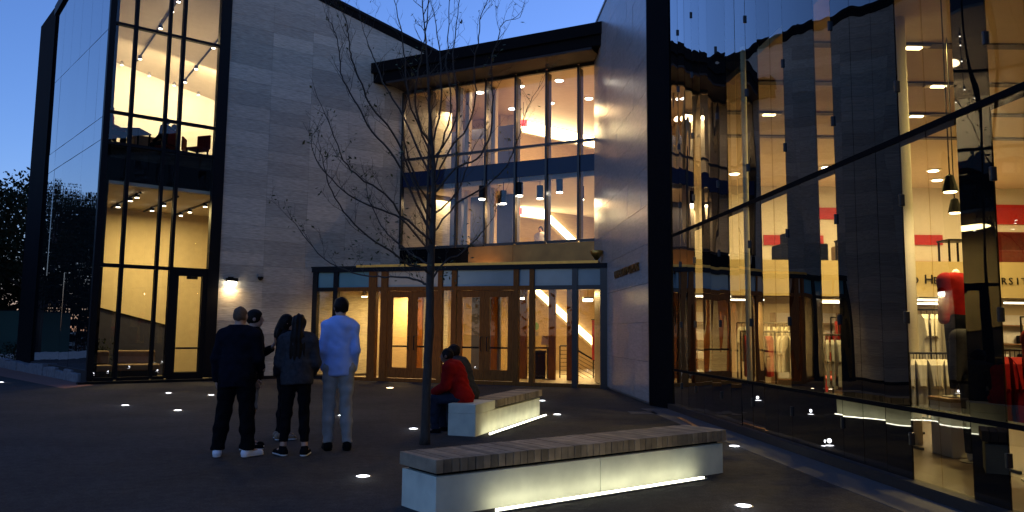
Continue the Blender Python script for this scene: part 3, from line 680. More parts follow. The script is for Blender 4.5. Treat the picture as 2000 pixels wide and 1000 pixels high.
part('red_panel', MB().box(9.2, 10.6, 23.93, 23.99, 5.0, 5.35), 'redpaint', SH)
FF = Fr((3.5, 18.9), (1, 0))
letters('SACRED HEART UNIVERSITY', FF, 5.27 - 0.10, 2.74, 0.31, 3.72, 0.004, 'black', mf, small=0.76)
for x, y, r in ((5.47, 11.0, 0.10), (3.62, 12.2, 0.05)):
    part('column', MB().lathe([(r, 0.05), (r, 6.0)], (x, y, 0), 20), 'white', SH, smooth=True)
part('lower_back_wall', MB().box(3.5, 17.5, 22.0, 22.2, 0.05, 2.54), 'cream', SH)
# shop lighting
for k, (x, y) in enumerate([(6.2, 12.0), (8.2, 15.86), (10.5, 17.6), (5.0, 14.0), (6.6, 17.6), (9.2, 9.5), (12.5, 13), (7.4, 7.2)]):
    area((x, y, 5.9), 66, 0.34, (1, 0.80, 0.33))
for k, x in enumerate((5.5, 8.2, 11.0, 14.0)):
    area((x, 21.3, 5.85), 40, 0.4, (1, 0.80, 0.45))
    area((x, 20.3, 2.4), 22, 0.7, (1, 0.80, 0.5))
lab = ['above the white column', 'behind the white column top', 'over the mezzanine edge', 'nearest the dark return', 'above the left amber strip', 'above the right end of the shop', 'deep in the shop', 'closest to the viewer']
for k, (x, y) in enumerate([(6.2, 12.0), (8.2, 15.86), (10.52, 17.8), (5.2, 15.86), (6.7, 17.8), (9.6, 12.0), (12.2, 15.86), (7.6, 13.9)]):
    g = thing('channel_light', (x, y, 5.97), 'bright lamp in a shop ceiling channel ' + lab[k], 'ceiling light', 'lamps in the shop ceiling')
    part('lamp_frame', MB().box(x - .24, x + .24, y - .08, y + .08, 5.945, 5.968), 'alu', g)
    part('lamp_lens', MB().box(x - .12, x + .12, y - .05, y + .05, 5.93, 5.944), 'e_warm', g)
for k, (x, y) in enumerate([(11.4, 21.3), (12.2, 22.6), (8.4, 21.0), (14.6, 21.6), (6.2, 22.0), (9.9, 22.2)]):
    g = thing('downlight', (x, y, 6.0), ORD[k] + ' round downlight over the mezzanine lounge', 'downlight', 'downlights over the mezzanine')
    part('trim_ring', MB().lathe([(0.2, 0.0), (0.2, -0.03), (0.15, -0.035)], (x, y, 5.998), 14), 'white', g)
    part('lamp_lens', MB().lathe([(0.14, -0.03), (0.13, -0.05), (0.04, -0.06)], (x, y, 5.998), 14), 'e_white', g)
for k, (x, y, w) in enumerate([(9.7, 18.6, .5), (7.9, 20.5, 1.4), (5.6, 19.6, 1.2), (10.9, 20.8, 1.5), (12.8, 19.8, 1.2), (4.5, 18.0, .9)]):
    g = thing('strip_light', (x, y, 2.42), ORD[k] + ' bright strip light under the mezzanine', 'strip light', 'strip lights under the mezzanine')
    part('fitting', MB().box(x - w / 2, x + w / 2, y - .06, y + .06, 2.36, 2.41), 'alu', g)
    part('tube', MB().box(x - w / 2 + .02, x + w / 2 - .02, y - .05, y + .05, 2.325, 2.359), 'e_led', g)
for k, (x, y, w) in enumerate(((5.5, 9.9, 16), (6.5, 11.6, 20), (4.9, 13.6, 12), (5.6, 8.2, 10))):  # invented hanging spots, added to brighten the dark racks and mannequins
    g = thing('added_shop_spot', (x, y, 3.3), ('added spot brightening the red jacketed mannequin', 'added spot brightening the tall rack behind the white column', 'added spot brightening the second strip rack', 'added brightening spot nearest the right end of the glass')[k], 'spotlight', 'added spots brightening the clothes racks')
    part('shade', MB().lathe([(.09, 0), (.095, .01), (.05, .2), (.02, .22)], (x, y, 3.3), 12), 'black', g)
    part('stem', MB().tube([(x, y, 3.52), (x, y, 5.96)], .008, 4), 'black', g)
    part('bulb', MB().lathe([(.07, -.012), (.08, -.001), (.03, .0)], (x, y, 3.3), 12), 'e_warm', g)
    area((x, y, 3.26), w, 0.16, (1, 0.82, 0.5))
# mezzanine furniture
def sofa(x, y, z, w, mat, label, arm=True, h=0.85):
    g = thing('sofa', (x, y, z), label, 'sofa', 'lounge seats')
    part('seat', MB().box(x - w / 2 + .12, x + w / 2 - .12, y - .42, y + .30, z + .10, z + .45, bevel=.04), mat, g)
    part('backrest', MB().box(x - w / 2 + .12, x + w / 2 - .12, y + .15, y + .42, z + .452, z + h, bevel=.05), mat, g)
    for s in (-1, 1):
        part('armrest', MB().box(x + s * w / 2 - .11, x + s * w / 2 + .11, y - .42, y + .42, z + .10, z + .62, bevel=.04), mat, g)
        part('leg', MB().box(x + s * (w / 2 - .1) - .03, x + s * (w / 2 - .1) + .03, y - .35, y - .29, z, z + .10), 'black', g)
    return g
sofa(13.0, 20.6, 3.25, 1.5, 'redsofa', 'maroon sofa behind the mezzanine edge right of the small table', h=1.0)
sofa(15.2, 20.6, 3.25, 2.0, 'redsofa', 'long maroon sofa at the right end of the mezzanine', h=1.1)
sofa(9.2, 21.0, 3.25, 1.0, 'leather', 'brown armchair on the mezzanine seen in the narrow clear strip', h=1.0)
sofa(7.6, 21.0, 3.25, 1.0, 'navy', 'dark armchair on the left of the mezzanine', h=0.95)
def table(x, y, z, w, h, label, mat='black', dd=None):
    dd = dd or w
    g = thing('table', (x, y, z), label, 'table', 'small tables')
    part('tabletop', MB().box(x - w / 2, x + w / 2, y - dd / 2, y + dd / 2, z + h - .04, z + h, bevel=.008), mat, g)
    for sx in (-1, 1):
        for sy in (-1, 1):
            part('leg', MB().box(x + sx * (w / 2 - .04) - .02, x + sx * (w / 2 - .04) + .02, y + sy * (dd / 2 - .04) - .02, y + sy * (dd / 2 - .04) + .02, z, z + h - .041), mat, g)
    return g
table(10.9, 19.6, 3.25, 0.55, 0.62, 'small black side table on the mezzanine left of the maroon sofa')
table(8.3, 19.6, 3.25, 0.5, 0.6, 'black side table on the mezzanine behind the left column')
table(6.9, 8.9, 0.05, 1.5, 0.62, 'low dark display table behind the lower shop glass', 'wood', 0.8)
table(9.4, 15.5, 0.05, 1.8, 0.8, 'long wooden display table in the middle of the shop', 'wood', 0.9)
table(6.2, 14.6, 0.05, 1.4, 0.7, 'red topped display table behind the left clear strip', 'redpaint', 0.9)
# garments on racks
def garment_mb(w=0.46, h=0.66, t=0.045):
    """a shirt on a hanger, seen from the front along y; hangs from z = 0"""
    mb = MB(); n = 5
    outline = [(-.07, -.03), (-.22, -.10), (-.30, -.36), (-.22, -.40), (-.19, -.26), (-.20, -h), (.20, -h), (.19, -.26), (.22, -.40), (.30, -.36), (.22, -.10), (.07, -.03)]
    k = w / 0.46
    a = [mb.b.verts.new((x * k, -t / 2 * (0.5 if abs(x) > .25 else 1), z)) for x, z in outline]
    b = [mb.b.verts.new((x * k, t / 2 * (0.5 if abs(x) > .25 else 1), z)) for x, z in outline]
    fs = [mb.b.faces.new(a), mb.b.faces.new(b[::-1])]
    for i in range(len(a)): fs.append(mb.b.faces.new((a[i], b[i], b[(i + 1) % len(a)], a[(i + 1) % len(a)])))
    bmesh.ops.recalc_face_normals(mb.b, faces=fs)
    return mb
def rack(x, y, z, w, h, label, rot=0.0):
    g = thing('clothes_rack', (x, y, z), label, 'clothes rack', 'clothes racks in the shop')
    part('rail', MB().tube([(x - w / 2, y, z + h), (x + w / 2, y, z + h)], 0.015, 6), 'black', g)
    for s in (-1, 1):
        part('upright', MB().tube([(x + s * w / 2, y, z), (x + s * w / 2, y, z + h)], 0.016, 6), 'black', g)
        part('foot', MB().box(x + s * w / 2 - .02, x + s * w / 2 + .02, y - .25, y + .25, z, z + .03), 'black', g)
    return g
rgm = random.Random(21)
def hang(x, y, z, w, n, mat, what, where, grp, scale=1.0, ang=(55, 80)):
    first = None
    for i in range(n):
        px = x - w / 2 + (i + 0.5) * w / n
        lb = f'{ORD[i]} {what} from the left {where}'
        if first is None:
            g = thing('hanging_shirt', (px, y, z), lb, 'shirt', grp)
            mb = garment_mb(0.46 * scale, 0.66 * scale); bmesh.ops.translate(mb.b, verts=mb.b.verts, vec=(px, y, z))
            part('cloth', mb, mat, g)
            part('hanger', MB().tube([(px, y, z - .03), (px, y, z + .03), (px + .02, y, z + .05)], 0.006, 4), 'black', g)
            g.rotation_euler = (0, 0, R(rgm.uniform(*ang))); first = g
        else:
            dup(first, (px, y, z), R(rgm.uniform(*ang)), lb, grp)
rack(5.55, 10.6, 0.05, 0.62, 1.22, 'front clothes rack full of white shirts behind the white column')
hang(5.55, 10.6, 1.22, 0.54, 14, 'shirt', 'white shirt', 'on the front rack', 'white shirts on the front rack')
rack(6.55, 12.3, 0.05, 0.85, 1.85, 'taller clothes rack with long pale shirts behind the front rack')
hang(6.6, 12.3, 1.86, 0.7, 8, 'shirt', 'long pale shirt', 'on the taller rack', 'pale shirts on the taller rack', 1.3)
rack(7.9, 14.2, 0.05, 1.2, 1.75, 'dark clothes rack with grey shirts further inside the shop')
hang(7.9, 14.2, 1.76, 1.1, 10, 'greycloth', 'grey shirt', 'on the deep rack', 'grey shirts on the deep rack', 1.2)
rack(5.3, 15.8, 0.05, 0.9, 1.5, 'clothes rack of white shirts seen in the left clear strip')
hang(5.3, 15.8, 1.5, 0.8, 9, 'shirt', 'white shirt', 'on the left strip rack', 'white shirts on the left rack', 1.1)
rack(8.2, 10.6, 0.05, 1.3, 1.9, 'clothes rack of dark and red clothes at the right end of the shop')
hang(8.2, 10.6, 1.9, 1.2, 12, 'greycloth', 'grey jacket', 'on the right end rack', 'jackets on the right rack', 1.25)
rack(4.3, 14.0, 0.05, 0.6, 1.5, 'clothes rack of dark red clothes beside the dark return')
hang(4.3, 14.0, 1.5, 0.5, 7, 'redcloth', 'dark red shirt', 'on the rack beside the dark return', 'red shirts near the return', 1.1)
rack(5.0, 12.9, 0.05, 0.8, 1.45, 'clothes rack of tan shirts behind the second clear strip')
hang(5.0, 12.9, 1.45, 0.7, 9, 'khaki', 'tan shirt', 'on the second strip rack', 'tan shirts on the second rack', 1.15)
rack(7.0, 15.8, 0.05, 1.4, 1.8, 'long clothes rack of red shirts deep behind the white column')
hang(7.0, 15.8, 1.8, 1.3, 14, 'redcloth', 'red shirt', 'on the long deep rack', 'red shirts on the long rack', 1.2)
rack(9.6, 14.0, 0.05, 1.4, 1.8, 'clothes rack of pale shirts in the right half of the shop')
hang(9.6, 14.0, 1.8, 1.3, 12, 'shirt', 'pale shirt', 'on the right half rack', 'pale shirts on the right half rack', 1.2)
rack(5.75, 8.9, 0.05, 0.7, 1.3, 'low clothes rack of red clothes close to the right end of the glass')
hang(5.75, 8.9, 1.3, 0.62, 12, 'redcloth', 'red top', 'on the low right rack', 'red tops on the low rack', 1.1)
rack(8.9, 12.0, 0.05, 1.2, 1.6, 'clothes rack of dark navy clothes in the middle of the shop')
hang(8.9, 12.0, 1.6, 1.1, 12, 'denim', 'navy top', 'on the middle rack', 'navy tops on the middle rack', 1.2)
rack(5.6, 17.6, 0.05, 1.3, 1.7, 'clothes rack of white shirts under the mezzanine edge')
hang(5.6, 17.6, 1.7, 1.2, 12, 'shirt', 'white shirt', 'on the rack under the mezzanine', 'white shirts under the mezzanine', 1.2)
# shelf unit with folded clothes
def shelf(x, y, w, label):
    g = thing('display_shelf', (x, y, 0.05), label, 'shelf', 'display shelves')
    for z in (0.3, 0.8, 1.3, 1.8): part('shelf_board', MB().box(x - w / 2, x + w / 2, y - .2, y + .2, z, z + .03), 'wood', g)
    for s in (-1, 1): part('side_panel', MB().box(x + s * w / 2 - .02, x + s * w / 2 + .02, y - .2, y + .2, .05, 2.1), 'wood', g)
    part('back_panel', MB().box(x - w / 2 + .021, x + w / 2 - .021, y + .17, y + .2, .05, 2.1), 'white', g)
    return g
for k, (x, w, lb) in enumerate(((5.0, 1.6, 'display shelf at the far left of the lower shop wall'), (8.0, 1.8, 'display shelf in the middle of the lower shop wall'), (10.6, 1.8, 'display shelf right of the middle one on the lower shop wall'), (13.2, 1.8, 'display shelf at the right of the lower shop wall'))):
    shelf(x, 21.75, w, lb)
    fold = None
    for j in range(9):
        px = x - w / 2 + .2 + (j % 3) * (w - .4) / 2; z = (0.33, 0.83, 1.33)[j // 3]
        mt = ('redcloth', 'shirt', 'navy')[(j + k) % 3]
        b = solo('folded_clothes', MB().box(px - .16, px + .16, 21.60, 21.88, z, z + .22, bevel=.03), mt, f"{ORD[j % 3]} {('red', 'white', 'navy')[(j + k) % 3]} folded stack on the {('bottom', 'middle', 'upper')[j // 3]} board of {('the far left', 'the middle', 'the right middle', 'the right')[k]} shelf", 'folded clothes', 'folded clothes on shelves')

# ================================================================== PEOPLE
def surface_nets(fn, lo, hi, h):
    lo = np.array(lo, float); hi = np.array(hi, float)
    n = np.maximum(np.ceil((hi - lo) / h).astype(int) + 1, 3)
    ax = [lo[i] + h * np.arange(n[i]) for i in range(3)]
    G = np.stack(np.meshgrid(*ax, indexing='ij'), -1)
    V = fn(G)
    ins = V < 0
    cn = tuple(n - 1)
    cnt = np.zeros(cn, int)
    pos = np.zeros(cn + (3,)); ec = np.zeros(cn)
    corners = [(i, j, k) for i in (0, 1) for j in (0, 1) for k in (0, 1)]
    sl = lambda c: tuple(slice(c[i], c[i] + cn[i]) for i in range(3))
    for c in corners: cnt += ins[sl(c)]
    act = (cnt > 0) & (cnt < 8)
    for c in corners:
        for a in range(3):
            if c[a] == 0:
                d = list(c); d[a] = 1; d = tuple(d)
                va = V[sl(c)]; vb = V[sl(d)]; cr = (ins[sl(c)] != ins[sl(d)])
                t = np.where(cr, va / np.where(cr, va - vb, 1), 0)
                p = np.zeros(cn + (3,)); 
                for q in range(3): p[..., q] = c[q]
                p[..., a] += t
                pos += np.where(cr[..., None], p, 0); ec += cr
    idx = -np.ones(cn, int); idx[act] = np.arange(act.sum())
    base = np.stack(np.meshgrid(*[np.arange(m) for m in cn], indexing='ij'), -1)
    verts = (lo + h * (base + pos / np.maximum(ec, 1)[..., None]))[act]
    faces = []
    for a in range(3):
        b, c = (a + 1) % 3, (a + 2) % 3
        s0 = [slice(None)] * 3; s1 = [slice(None)] * 3
        s0[a] = slice(0, n[a] - 1); s1[a] = slice(1, n[a])
        cr = ins[tuple(s0)] != ins[tuple(s1)]
        I = np.argwhere(cr)
        ok = (I[:, b] > 0) & (I[:, c] > 0) & (I[:, b] < n[b] - 1) & (I[:, c] < n[c] - 1)
        I = I[ok]
        if not len(I): continue
        def cell(db, dc):
            J = I.copy(); J[:, b] -= db; J[:, c] -= dc
            return idx[J[:, 0], J[:, 1], J[:, 2]]
        q = np.stack([cell(1, 1), cell(0, 1), cell(0, 0), cell(1, 0)], 1)
        fl = ins[I[:, 0], I[:, 1], I[:, 2]]
        q[~fl] = q[~fl][:, ::-1]
        faces.append(q)
    return verts, (np.concatenate(faces) if faces else np.zeros((0, 4), int))
def cap(P, a, b, ra, rb):
    a = np.array(a, float); b = np.array(b, float); d = b - a
    t = np.clip(((P - a) @ d) / max(d @ d, 1e-9), 0, 1)
    return np.linalg.norm(P - a - t[..., None] * d, axis=-1) - (ra + (rb - ra) * t)
def ell(P, c, r):
    r = np.array(r, float)
    return (np.linalg.norm((P - np.array(c, float)) / r, axis=-1) - 1) * r.min()
def smin(k, *ds):
    o = ds[0]
    for d in ds[1:]:
        hh = np.clip(0.5 + 0.5 * (d - o) / k, 0, 1); o = d * (1 - hh) + o * hh - k * hh * (1 - hh)
    return o
def mesh_from(name, chunks):
    vs = []; fs = []; off = 0
    for v, f in chunks:
        vs.append(v); fs.append(f + off); off += len(v)
    v = np.concatenate(vs); f = np.concatenate(fs)
    me = bpy.data.meshes.new(name); me.from_pydata(v.tolist(), [], f.tolist()); me.update()
    return me
STAND = dict(pelvis=(0, 0, .95), chest=(0, .01, 1.30), neck=(0, -.01, 1.50), head=(0, .02, 1.63),
             hip=[(-.09, 0, .93), (.09, 0, .93)], knee=[(-.10, .02, .50), (.10, .02, .50)], ankle=[(-.11, -.02, .08), (.11, -.02, .08)],
             sh=[(-.18, 0, 1.415), (.18, 0, 1.415)], el=[(-.235, -.03, 1.14), (.235, -.03, 1.14)], wr=[(-.235, .05, .90), (.235, .05, .90)],
             hand=[(-.225, .09, .74), (.225, .09, .74)], toe=[(-.13, .16, .03), (.13, .16, .03)], palm=[(1, 0, 0), (-1, 0, 0)], face=(0, 1, 0))
def person(loc, heading, height, label, pose=None, top='navy', trousers='blackcloth', shoes='blackcloth', sole=None, skin='skin', hair='hair', hairstyle='short',
           bulk=1.0, hem=0.86, sleeve=1.0, cuff=0.08, topoff=0.018, loose=0.016, shorts=None, group=None, fem=False, hands=True, collar=True, res=0.014):
    p = {k: v for k, v in STAND.items()}; p.update(pose or {})
    A = lambda v: np.array(v, float)
    pel, che, nek, hd = A(p['pelvis']), A(p['chest']), A(p['neck']), A(p['head'])
    fd = A(p['face']); fd = fd / np.linalg.norm(fd); side = np.cross(fd, (0, 0, 1)); side /= np.linalg.norm(side)
    sw = 0.9 if fem else 1.0
    sh = [A(v) * (sw, 1, 1) if not pose or 'sh' not in pose else A(v) for v in p['sh']]
    def torso(P, off=0.0):
        mid = pel * .45 + che * .55
        up = che * .55 + nek * .45
        return smin(.06, ell(P, che, (.165 * bulk * sw + off, .112 * bulk + off, .20 + off)), ell(P, mid, (.14 * bulk * sw + off, .102 * bulk + off, .17 + off)),
                    ell(P, pel, (.163 * (bulk * .6 + .4) + off, .118 * bulk + off, .14 + off)), ell(P, up, (.13 + off, .075 + off, .08 + off)),
                    cap(P, nek * (1, 1, 0) + A((0, 0, nek[2] - .055)), sh[0], .060 * bulk + off, .054 * bulk + off), cap(P, nek * (1, 1, 0) + A((0, 0, nek[2] - .055)), sh[1], .060 * bulk + off, .054 * bulk + off))
    def arm(P, i, off=0.0, end=1.0):
        w = A(p['el'][i]) + (A(p['wr'][i]) - A(p['el'][i])) * end
        return smin(.02, cap(P, sh[i], p['el'][i], .055 * bulk * sw + off, .043 * bulk + off), cap(P, p['el'][i], w, .042 * bulk + off, .029 + off * 1.2))
    def leg(P, i, off=0.0):
        return smin(.03, cap(P, p['hip'][i], p['knee'][i], .088 * (bulk * .5 + .5) + off, .056 + off), cap(P, p['knee'][i], p['ankle'][i], .056 + off, .038 + off * 1.3),
                    ell(P, A(p['knee'][i]) * .62 + A(p['ankle'][i]) * .38 - A((0, .012, 0)), (.054 + off, .056 + off, .13)))
    def headf(P):
        q = P - hd
        lx = q @ side; ly = q @ fd; lz = q[..., 2]
        L = np.stack([lx, ly, lz], -1)
        d = smin(.03, ell(L, (0, -.01, .02), (.076, .094, .092)), ell(L, (0, .025, -.05), (.056, .062, .065)))
        d = smin(.012, d, cap(L, (0, .088, .005), (0, .104, -.022), .010, .014))
        d = smin(.01, d, ell(L, (0, .083, -.058), (.022, .010, .008)))
        for s in (-1, 1):
            d = smin(.008, d, ell(L, (s * .078, -.01, -.005), (.012, .022, .033)))
            d = np.maximum(d, -ell(L, (s * .032, .094, .012), (.015, .012, .009)))
            d = np.minimum(d, ell(L, (s * .032, .078, .012), (.012, .012, .012)))
        return d
    def bodyf(P):
        d = torso(P)
        for i in (0, 1): d = smin(.03, d, arm(P, i)); d = smin(.03, d, leg(P, i)); d = smin(.02, d, cap(P, p['ankle'][i], p['toe'][i], .036, .03))
        d = smin(.03, d, cap(P, nek - A((0, 0, .04)), hd - A((0, .0, .05)) - fd * .02, .056, .052))
        return smin(.015, d, headf(P))
    def handf(i):
        w = A(p['wr'][i]); h = A(p['hand'][i]); ax = h - w; ax /= np.linalg.norm(ax)
        pn = A(p['palm'][i]); pn = pn - ax * (pn @ ax); pn /= np.linalg.norm(pn); sd = np.cross(ax, pn)
        thumb = sd if sd @ fd > 0 or abs(sd @ fd) < .2 else -sd
        def f(P):
            d = cap(P, w - ax * .05, w + ax * .02, .027, .026)
            d = smin(.02, d, cap(P, w + ax * .035 + thumb * .022, w + ax * .085 + thumb * .026, .017, .014), cap(P, w + ax * .035 - thumb * .018, w + ax * .08 - thumb * .026, .017, .013))
            for k, (o, ln) in enumerate(((.033, .070), (.012, .080), (-.010, .074), (-.031, .058))):
                b = w + ax * .088 + thumb * o; m = b + ax * ln * .5 + pn * .012; e = m + ax * ln * .38 + pn * .030
                d = smin(.006, d, cap(P, b, m, .0095, .0088), cap(P, m, e, .0088, .0075))
            b = w + ax * .035 + thumb * .034; m = b + ax * .035 + thumb * .026 + pn * .008
            return smin(.008, d, cap(P, b, m, .013, .011), cap(P, m, m + ax * .032 + pn * .012, .011, .009))
        return f
    allp = [A(v) for k in ('pelvis', 'chest', 'neck', 'head') for v in [p[k]]] + [A(v) for k in ('hip', 'knee', 'ankle', 'sh', 'el', 'wr', 'hand', 'toe') for v in p[k]]
    mn = np.min(allp, 0) - .18; mx = np.max(allp, 0) + .18; mn[2] = max(mn[2], -.02)
    g = thing('person', (0, 0, 0), label, 'person', group)
    ch = [surface_nets(bodyf, mn, mx, res)]
    hlo, hhi = hd - .14, hd + .15
    if hands:
        for i in (0, 1):
            pts = [A(p['wr'][i]), A(p['hand'][i])]
            ch.append(surface_nets(handf(i), np.min(pts, 0) - .09, np.max(pts, 0) + .09, .0065))
    part('body', mesh_from('body', ch), skin, g, smooth=True)
    wr_ = lambda P, a, k: 1.6 * a * np.sin(P[..., 2] * 41 + np.sin(P[..., 0] * 17 + k) * 2 + P[..., 1] * 13) * np.sin(P[..., 0] * 23 + P[..., 2] * 11)
    def topf(P):
        d = torso(P, topoff + .006) + wr_(P, .004, 1.0)
        d = np.maximum(d, (hem + .01 * np.sin(P[..., 0] * 14)) - P[..., 2])
        for i in (0, 1):
            a = arm(P, i, topoff, sleeve) + wr_(P, .003, 2.0)
            d = smin(.025, d, a)
        if abs(che[1] - pel[1]) < .06:
            mz = pel[2] * .4 + che[2] * .6; cy = (pel[1] + che[1]) / 2
            ec = (np.sqrt((P[..., 0] / (.158 * bulk + topoff)) ** 2 + ((P[..., 1] - cy) / (.118 * bulk + topoff + .008)) ** 2) - 1) * .12 + wr_(P, .004, 3.0)
            d = smin(.03, d, np.maximum(np.maximum(ec, P[..., 2] - mz), hem + .012 * np.sin(P[..., 0] * 12 + 1) - P[..., 2]))
        if collar: d = smin(.02, d, cap(P, nek - A((0, .005, .03)), nek + A((0, .005, .015)), .068, .062))
        return np.maximum(d, P[..., 2] - (nek[2] + .035)) if abs(nek[1] - pel[1]) < .12 else d
    if top: part('top', mesh_from('top', [surface_nets(topf, mn, mx, res)]), top, g, smooth=True)
    def trf(P):
        d = ell(P, pel, (.163 * (bulk * .6 + .4) + .012, .118 * bulk + .012, .15))
        for i in (0, 1): d = smin(.03, d, leg(P, i, loose) + wr_(P, .004, i))
        return np.maximum(d, cuff - P[..., 2])
    part('trousers', mesh_from('trousers', [surface_nets(trf, mn, mx, res)]), shorts or trousers, g, smooth=True)
    for i in (0, 1):
        an, to = A(p['ankle'][i]), A(p['toe'][i]); fl = (to - an) * (1, 1, 0); fl /= np.linalg.norm(fl)
        gz = an[2] - .08
        heel = an * (1, 1, 0) - fl * .035 + A((0, 0, gz)); tip = an * (1, 1, 0) + fl * .175 + A((0, 0, gz))
        def shf(P):
            d = smin(.03, cap(P, heel + A((0, 0, .045)), tip + A((0, 0, .032)), .046, .038), cap(P, heel + A((0, 0, .05)), an + A((0, 0, .015)), .045, .046))
            return np.maximum(d, gz + .018 - P[..., 2])
        def sof(P):
            return np.maximum(np.maximum(cap(P * (1, 1, 0), heel * (1, 1, 0), tip * (1, 1, 0), .047, .041), gz + .002 - P[..., 2]), P[..., 2] - gz - .025)
        lo = np.minimum(heel, tip) - .08; hi = np.maximum(heel, tip) + .14; lo[2] = gz - .03
        s = part('shoe', mesh_from('shoe', [surface_nets(shf, lo, hi, .010)]), shoes, g, smooth=True)
        part('sole', mesh_from('sole', [surface_nets(sof, lo, hi, .010)]), sole or 'rubber', s, smooth=True)
    def hairf(P):
        q = P - hd; L = np.stack([q @ side, q @ fd, q[..., 2]], -1)
        t = .005 if hairstyle == 'cropped' else .011
        d = ell(L, (0, -.012, .022), (.077 + t, .094 + t, .092 + t))
        d = np.maximum(d, -ell(L, (0, .12, -.035), (.088, .088, .112)))      # face opening
        d = np.maximum(d, -(L[..., 2] + (.06 if hairstyle == 'cropped' else .055) + L[..., 1] * -.35) if hairstyle in ('short', 'cropped') else -(L[..., 2] + .16))
        d = d + .003 * np.sin(L[..., 0] * 90 + L[..., 2] * 40)
        if hairstyle in ('long', 'mid'):
            ln = .44 if hairstyle == 'long' else .20
            d = smin(.04, d, cap(P, hd - fd * .03 - A((0, 0, .02)), hd - fd * (.085) - A((0, 0, .17)), .075, .08), ell(P, hd - fd * .125 - A((0, 0, ln * .72)), (.10, .045, ln * .55)))
            d = d + .005 * np.sin(P[..., 0] * 110)
        return d
    hl = hd - .19; hh2 = hd + .19
    if hairstyle in ('long', 'mid'): hl[2] -= .32
    part('hair', mesh_from('hair', [surface_nets(hairf, hl, hh2, .010)]), hair, g, smooth=True)
    s = height / 1.75
    g.scale = (s, s, s); g.location = loc; g.rotation_euler = (0, 0, heading)
    return g
# heading 0 looks away from the viewer (+y)
person((-3.24, 9.58, 0), R(-4), 1.76, 'heavy bald man seen from behind in a dark sweater and white trainers',
       dict(hip=[(-.10, 0, .93), (.10, 0, .93)], knee=[(-.15, .02, .50), (.13, .02, .50)], ankle=[(-.19, -.02, .08), (.16, .02, .08)], toe=[(-.26, .15, .03), (.25, .17, .03)],
            sh=[(-.18, 0, 1.40), (.18, 0, 1.40)], el=[(-.25, -.02, 1.14), (.235, .02, 1.14)], wr=[(-.265, .05, .90), (.20, .20, 1.0)], hand=[(-.26, .08, .74), (.10, .27, .98)]),
       top='navy', trousers='blackcloth', shoes='shoewhite', hair='stubble', hairstyle='cropped', bulk=1.14, hem=.80, loose=.03, topoff=.022)
person((-3.28, 10.22, 0), R(-75), 1.74, 'bearded man in pale shorts half hidden behind the bald man',
       dict(el=[(-.24, .02, 1.13), (.26, -.02, 1.14)], wr=[(-.16, .22, 1.25), (.235, .05, .90)], hand=[(-.10, .30, 1.36), (.225, .09, .74)], palm=[(0, -1, 0), (-1, 0, 0)]),
       top='blackcloth', trousers='khaki', cuff=.50, shoes='blackcloth', hair='hair', hairstyle='short')
person((-3.13, 11.15, 0), R(-68), 1.70, 'dark haired woman in profile dressed in black behind the long haired woman', dict(el=[(-.22, .0, 1.14), (.22, 0, 1.14)]),
       top='blackcloth', trousers='blackcloth', cuff=.10, shoes='leather', hair='hair', hairstyle='mid', fem=True, hem=.88, loose=.01)
person((-2.57, 9.72, 0), R(6), 1.68, 'long haired woman seen from behind in a grey sweater and black leggings',
       dict(knee=[(-.11, .02, .50), (.10, .03, .50)], ankle=[(-.14, .0, .08), (.13, -.02, .08)], toe=[(-.24, .13, .03), (.15, .17, .03)],
            el=[(-.22, .02, 1.14), (.22, .02, 1.14)], wr=[(-.16, .20, 1.02), (.16, .20, 1.02)], hand=[(-.06, .25, 1.03), (.06, .27, 1.0)], palm=[(0, -1, 0), (0, -1, 0)]),
       top='greycloth', trousers='blackcloth', cuff=.17, shoes='blackcloth', hair='hair', hairstyle='long', fem=True, hem=.88, loose=.008, topoff=.03)
person((-2.17, 10.20, 0), R(12), 1.91, 'tall man seen from behind in a light blue shirt and grey trousers',
       dict(knee=[(-.10, .03, .50), (.09, .02, .50)], ankle=[(-.10, 0, .08), (.12, -.01, .08)], sh=[(-.15, 0, 1.41), (.15, 0, 1.41)], el=[(-.19, -.04, 1.13), (.185, -.04, 1.13)], wr=[(-.175, .08, .93), (.165, .08, .93)],
            hand=[(-.16, .12, .80), (.16, .12, .80)], face=(-.35, 1, 0)),
       top='bluecloth', trousers='khaki', shoes='blackcloth', sole='blackcloth', hair='hair', hairstyle='short', hem=.84, topoff=.016, loose=.014, bulk=0.85)
SIT = dict(pelvis=(0, 0, .56), chest=(0, .13, .89), neck=(0, .22, 1.07), head=(0, .28, 1.19), hip=[(-.09, .02, .55), (.09, .02, .55)], knee=[(-.13, .44, .53), (.13, .44, .53)],
           ankle=[(-.13, .40, .08), (.14, .36, .08)], toe=[(-.15, .56, .03), (.16, .54, .03)], sh=[(-.19, .19, 1.01), (.19, .19, 1.01)], el=[(-.22, .22, .74), (.22, .22, .74)],
           wr=[(-.10, .42, .64), (.10, .42, .64)], hand=[(-.03, .50, .60), (.03, .50, .60)], palm=[(0, 0, -1), (0, 0, -1)])
person((-0.70, 12.05, -.03), R(76), 1.70, 'seated man in a red jacket leaning forward on the far bench', SIT, top='redcloth', trousers='denim', shoes='blackcloth', skin='skindark', hair='hair', hairstyle='cropped', hem=.47, topoff=.035, loose=.02, cuff=.09, bulk=1.05)
S2 = dict(SIT); S2.update(chest=(0, .05, .90), neck=(0, .08, 1.10), head=(0, .11, 1.23), sh=[(-.19, .07, 1.04), (.19, .07, 1.04)], el=[(-.22, .12, .76), (.22, .12, .76)])
person((-0.64, 12.62, -.03), R(74), 1.76, 'seated person in a grey top mostly hidden behind the red jacket', SIT, top='greycloth', trousers='denim', shoes='blackcloth', skin='skindark', hair='hair', hairstyle='short', hem=.47, topoff=.03, loose=.02, cuff=.09)
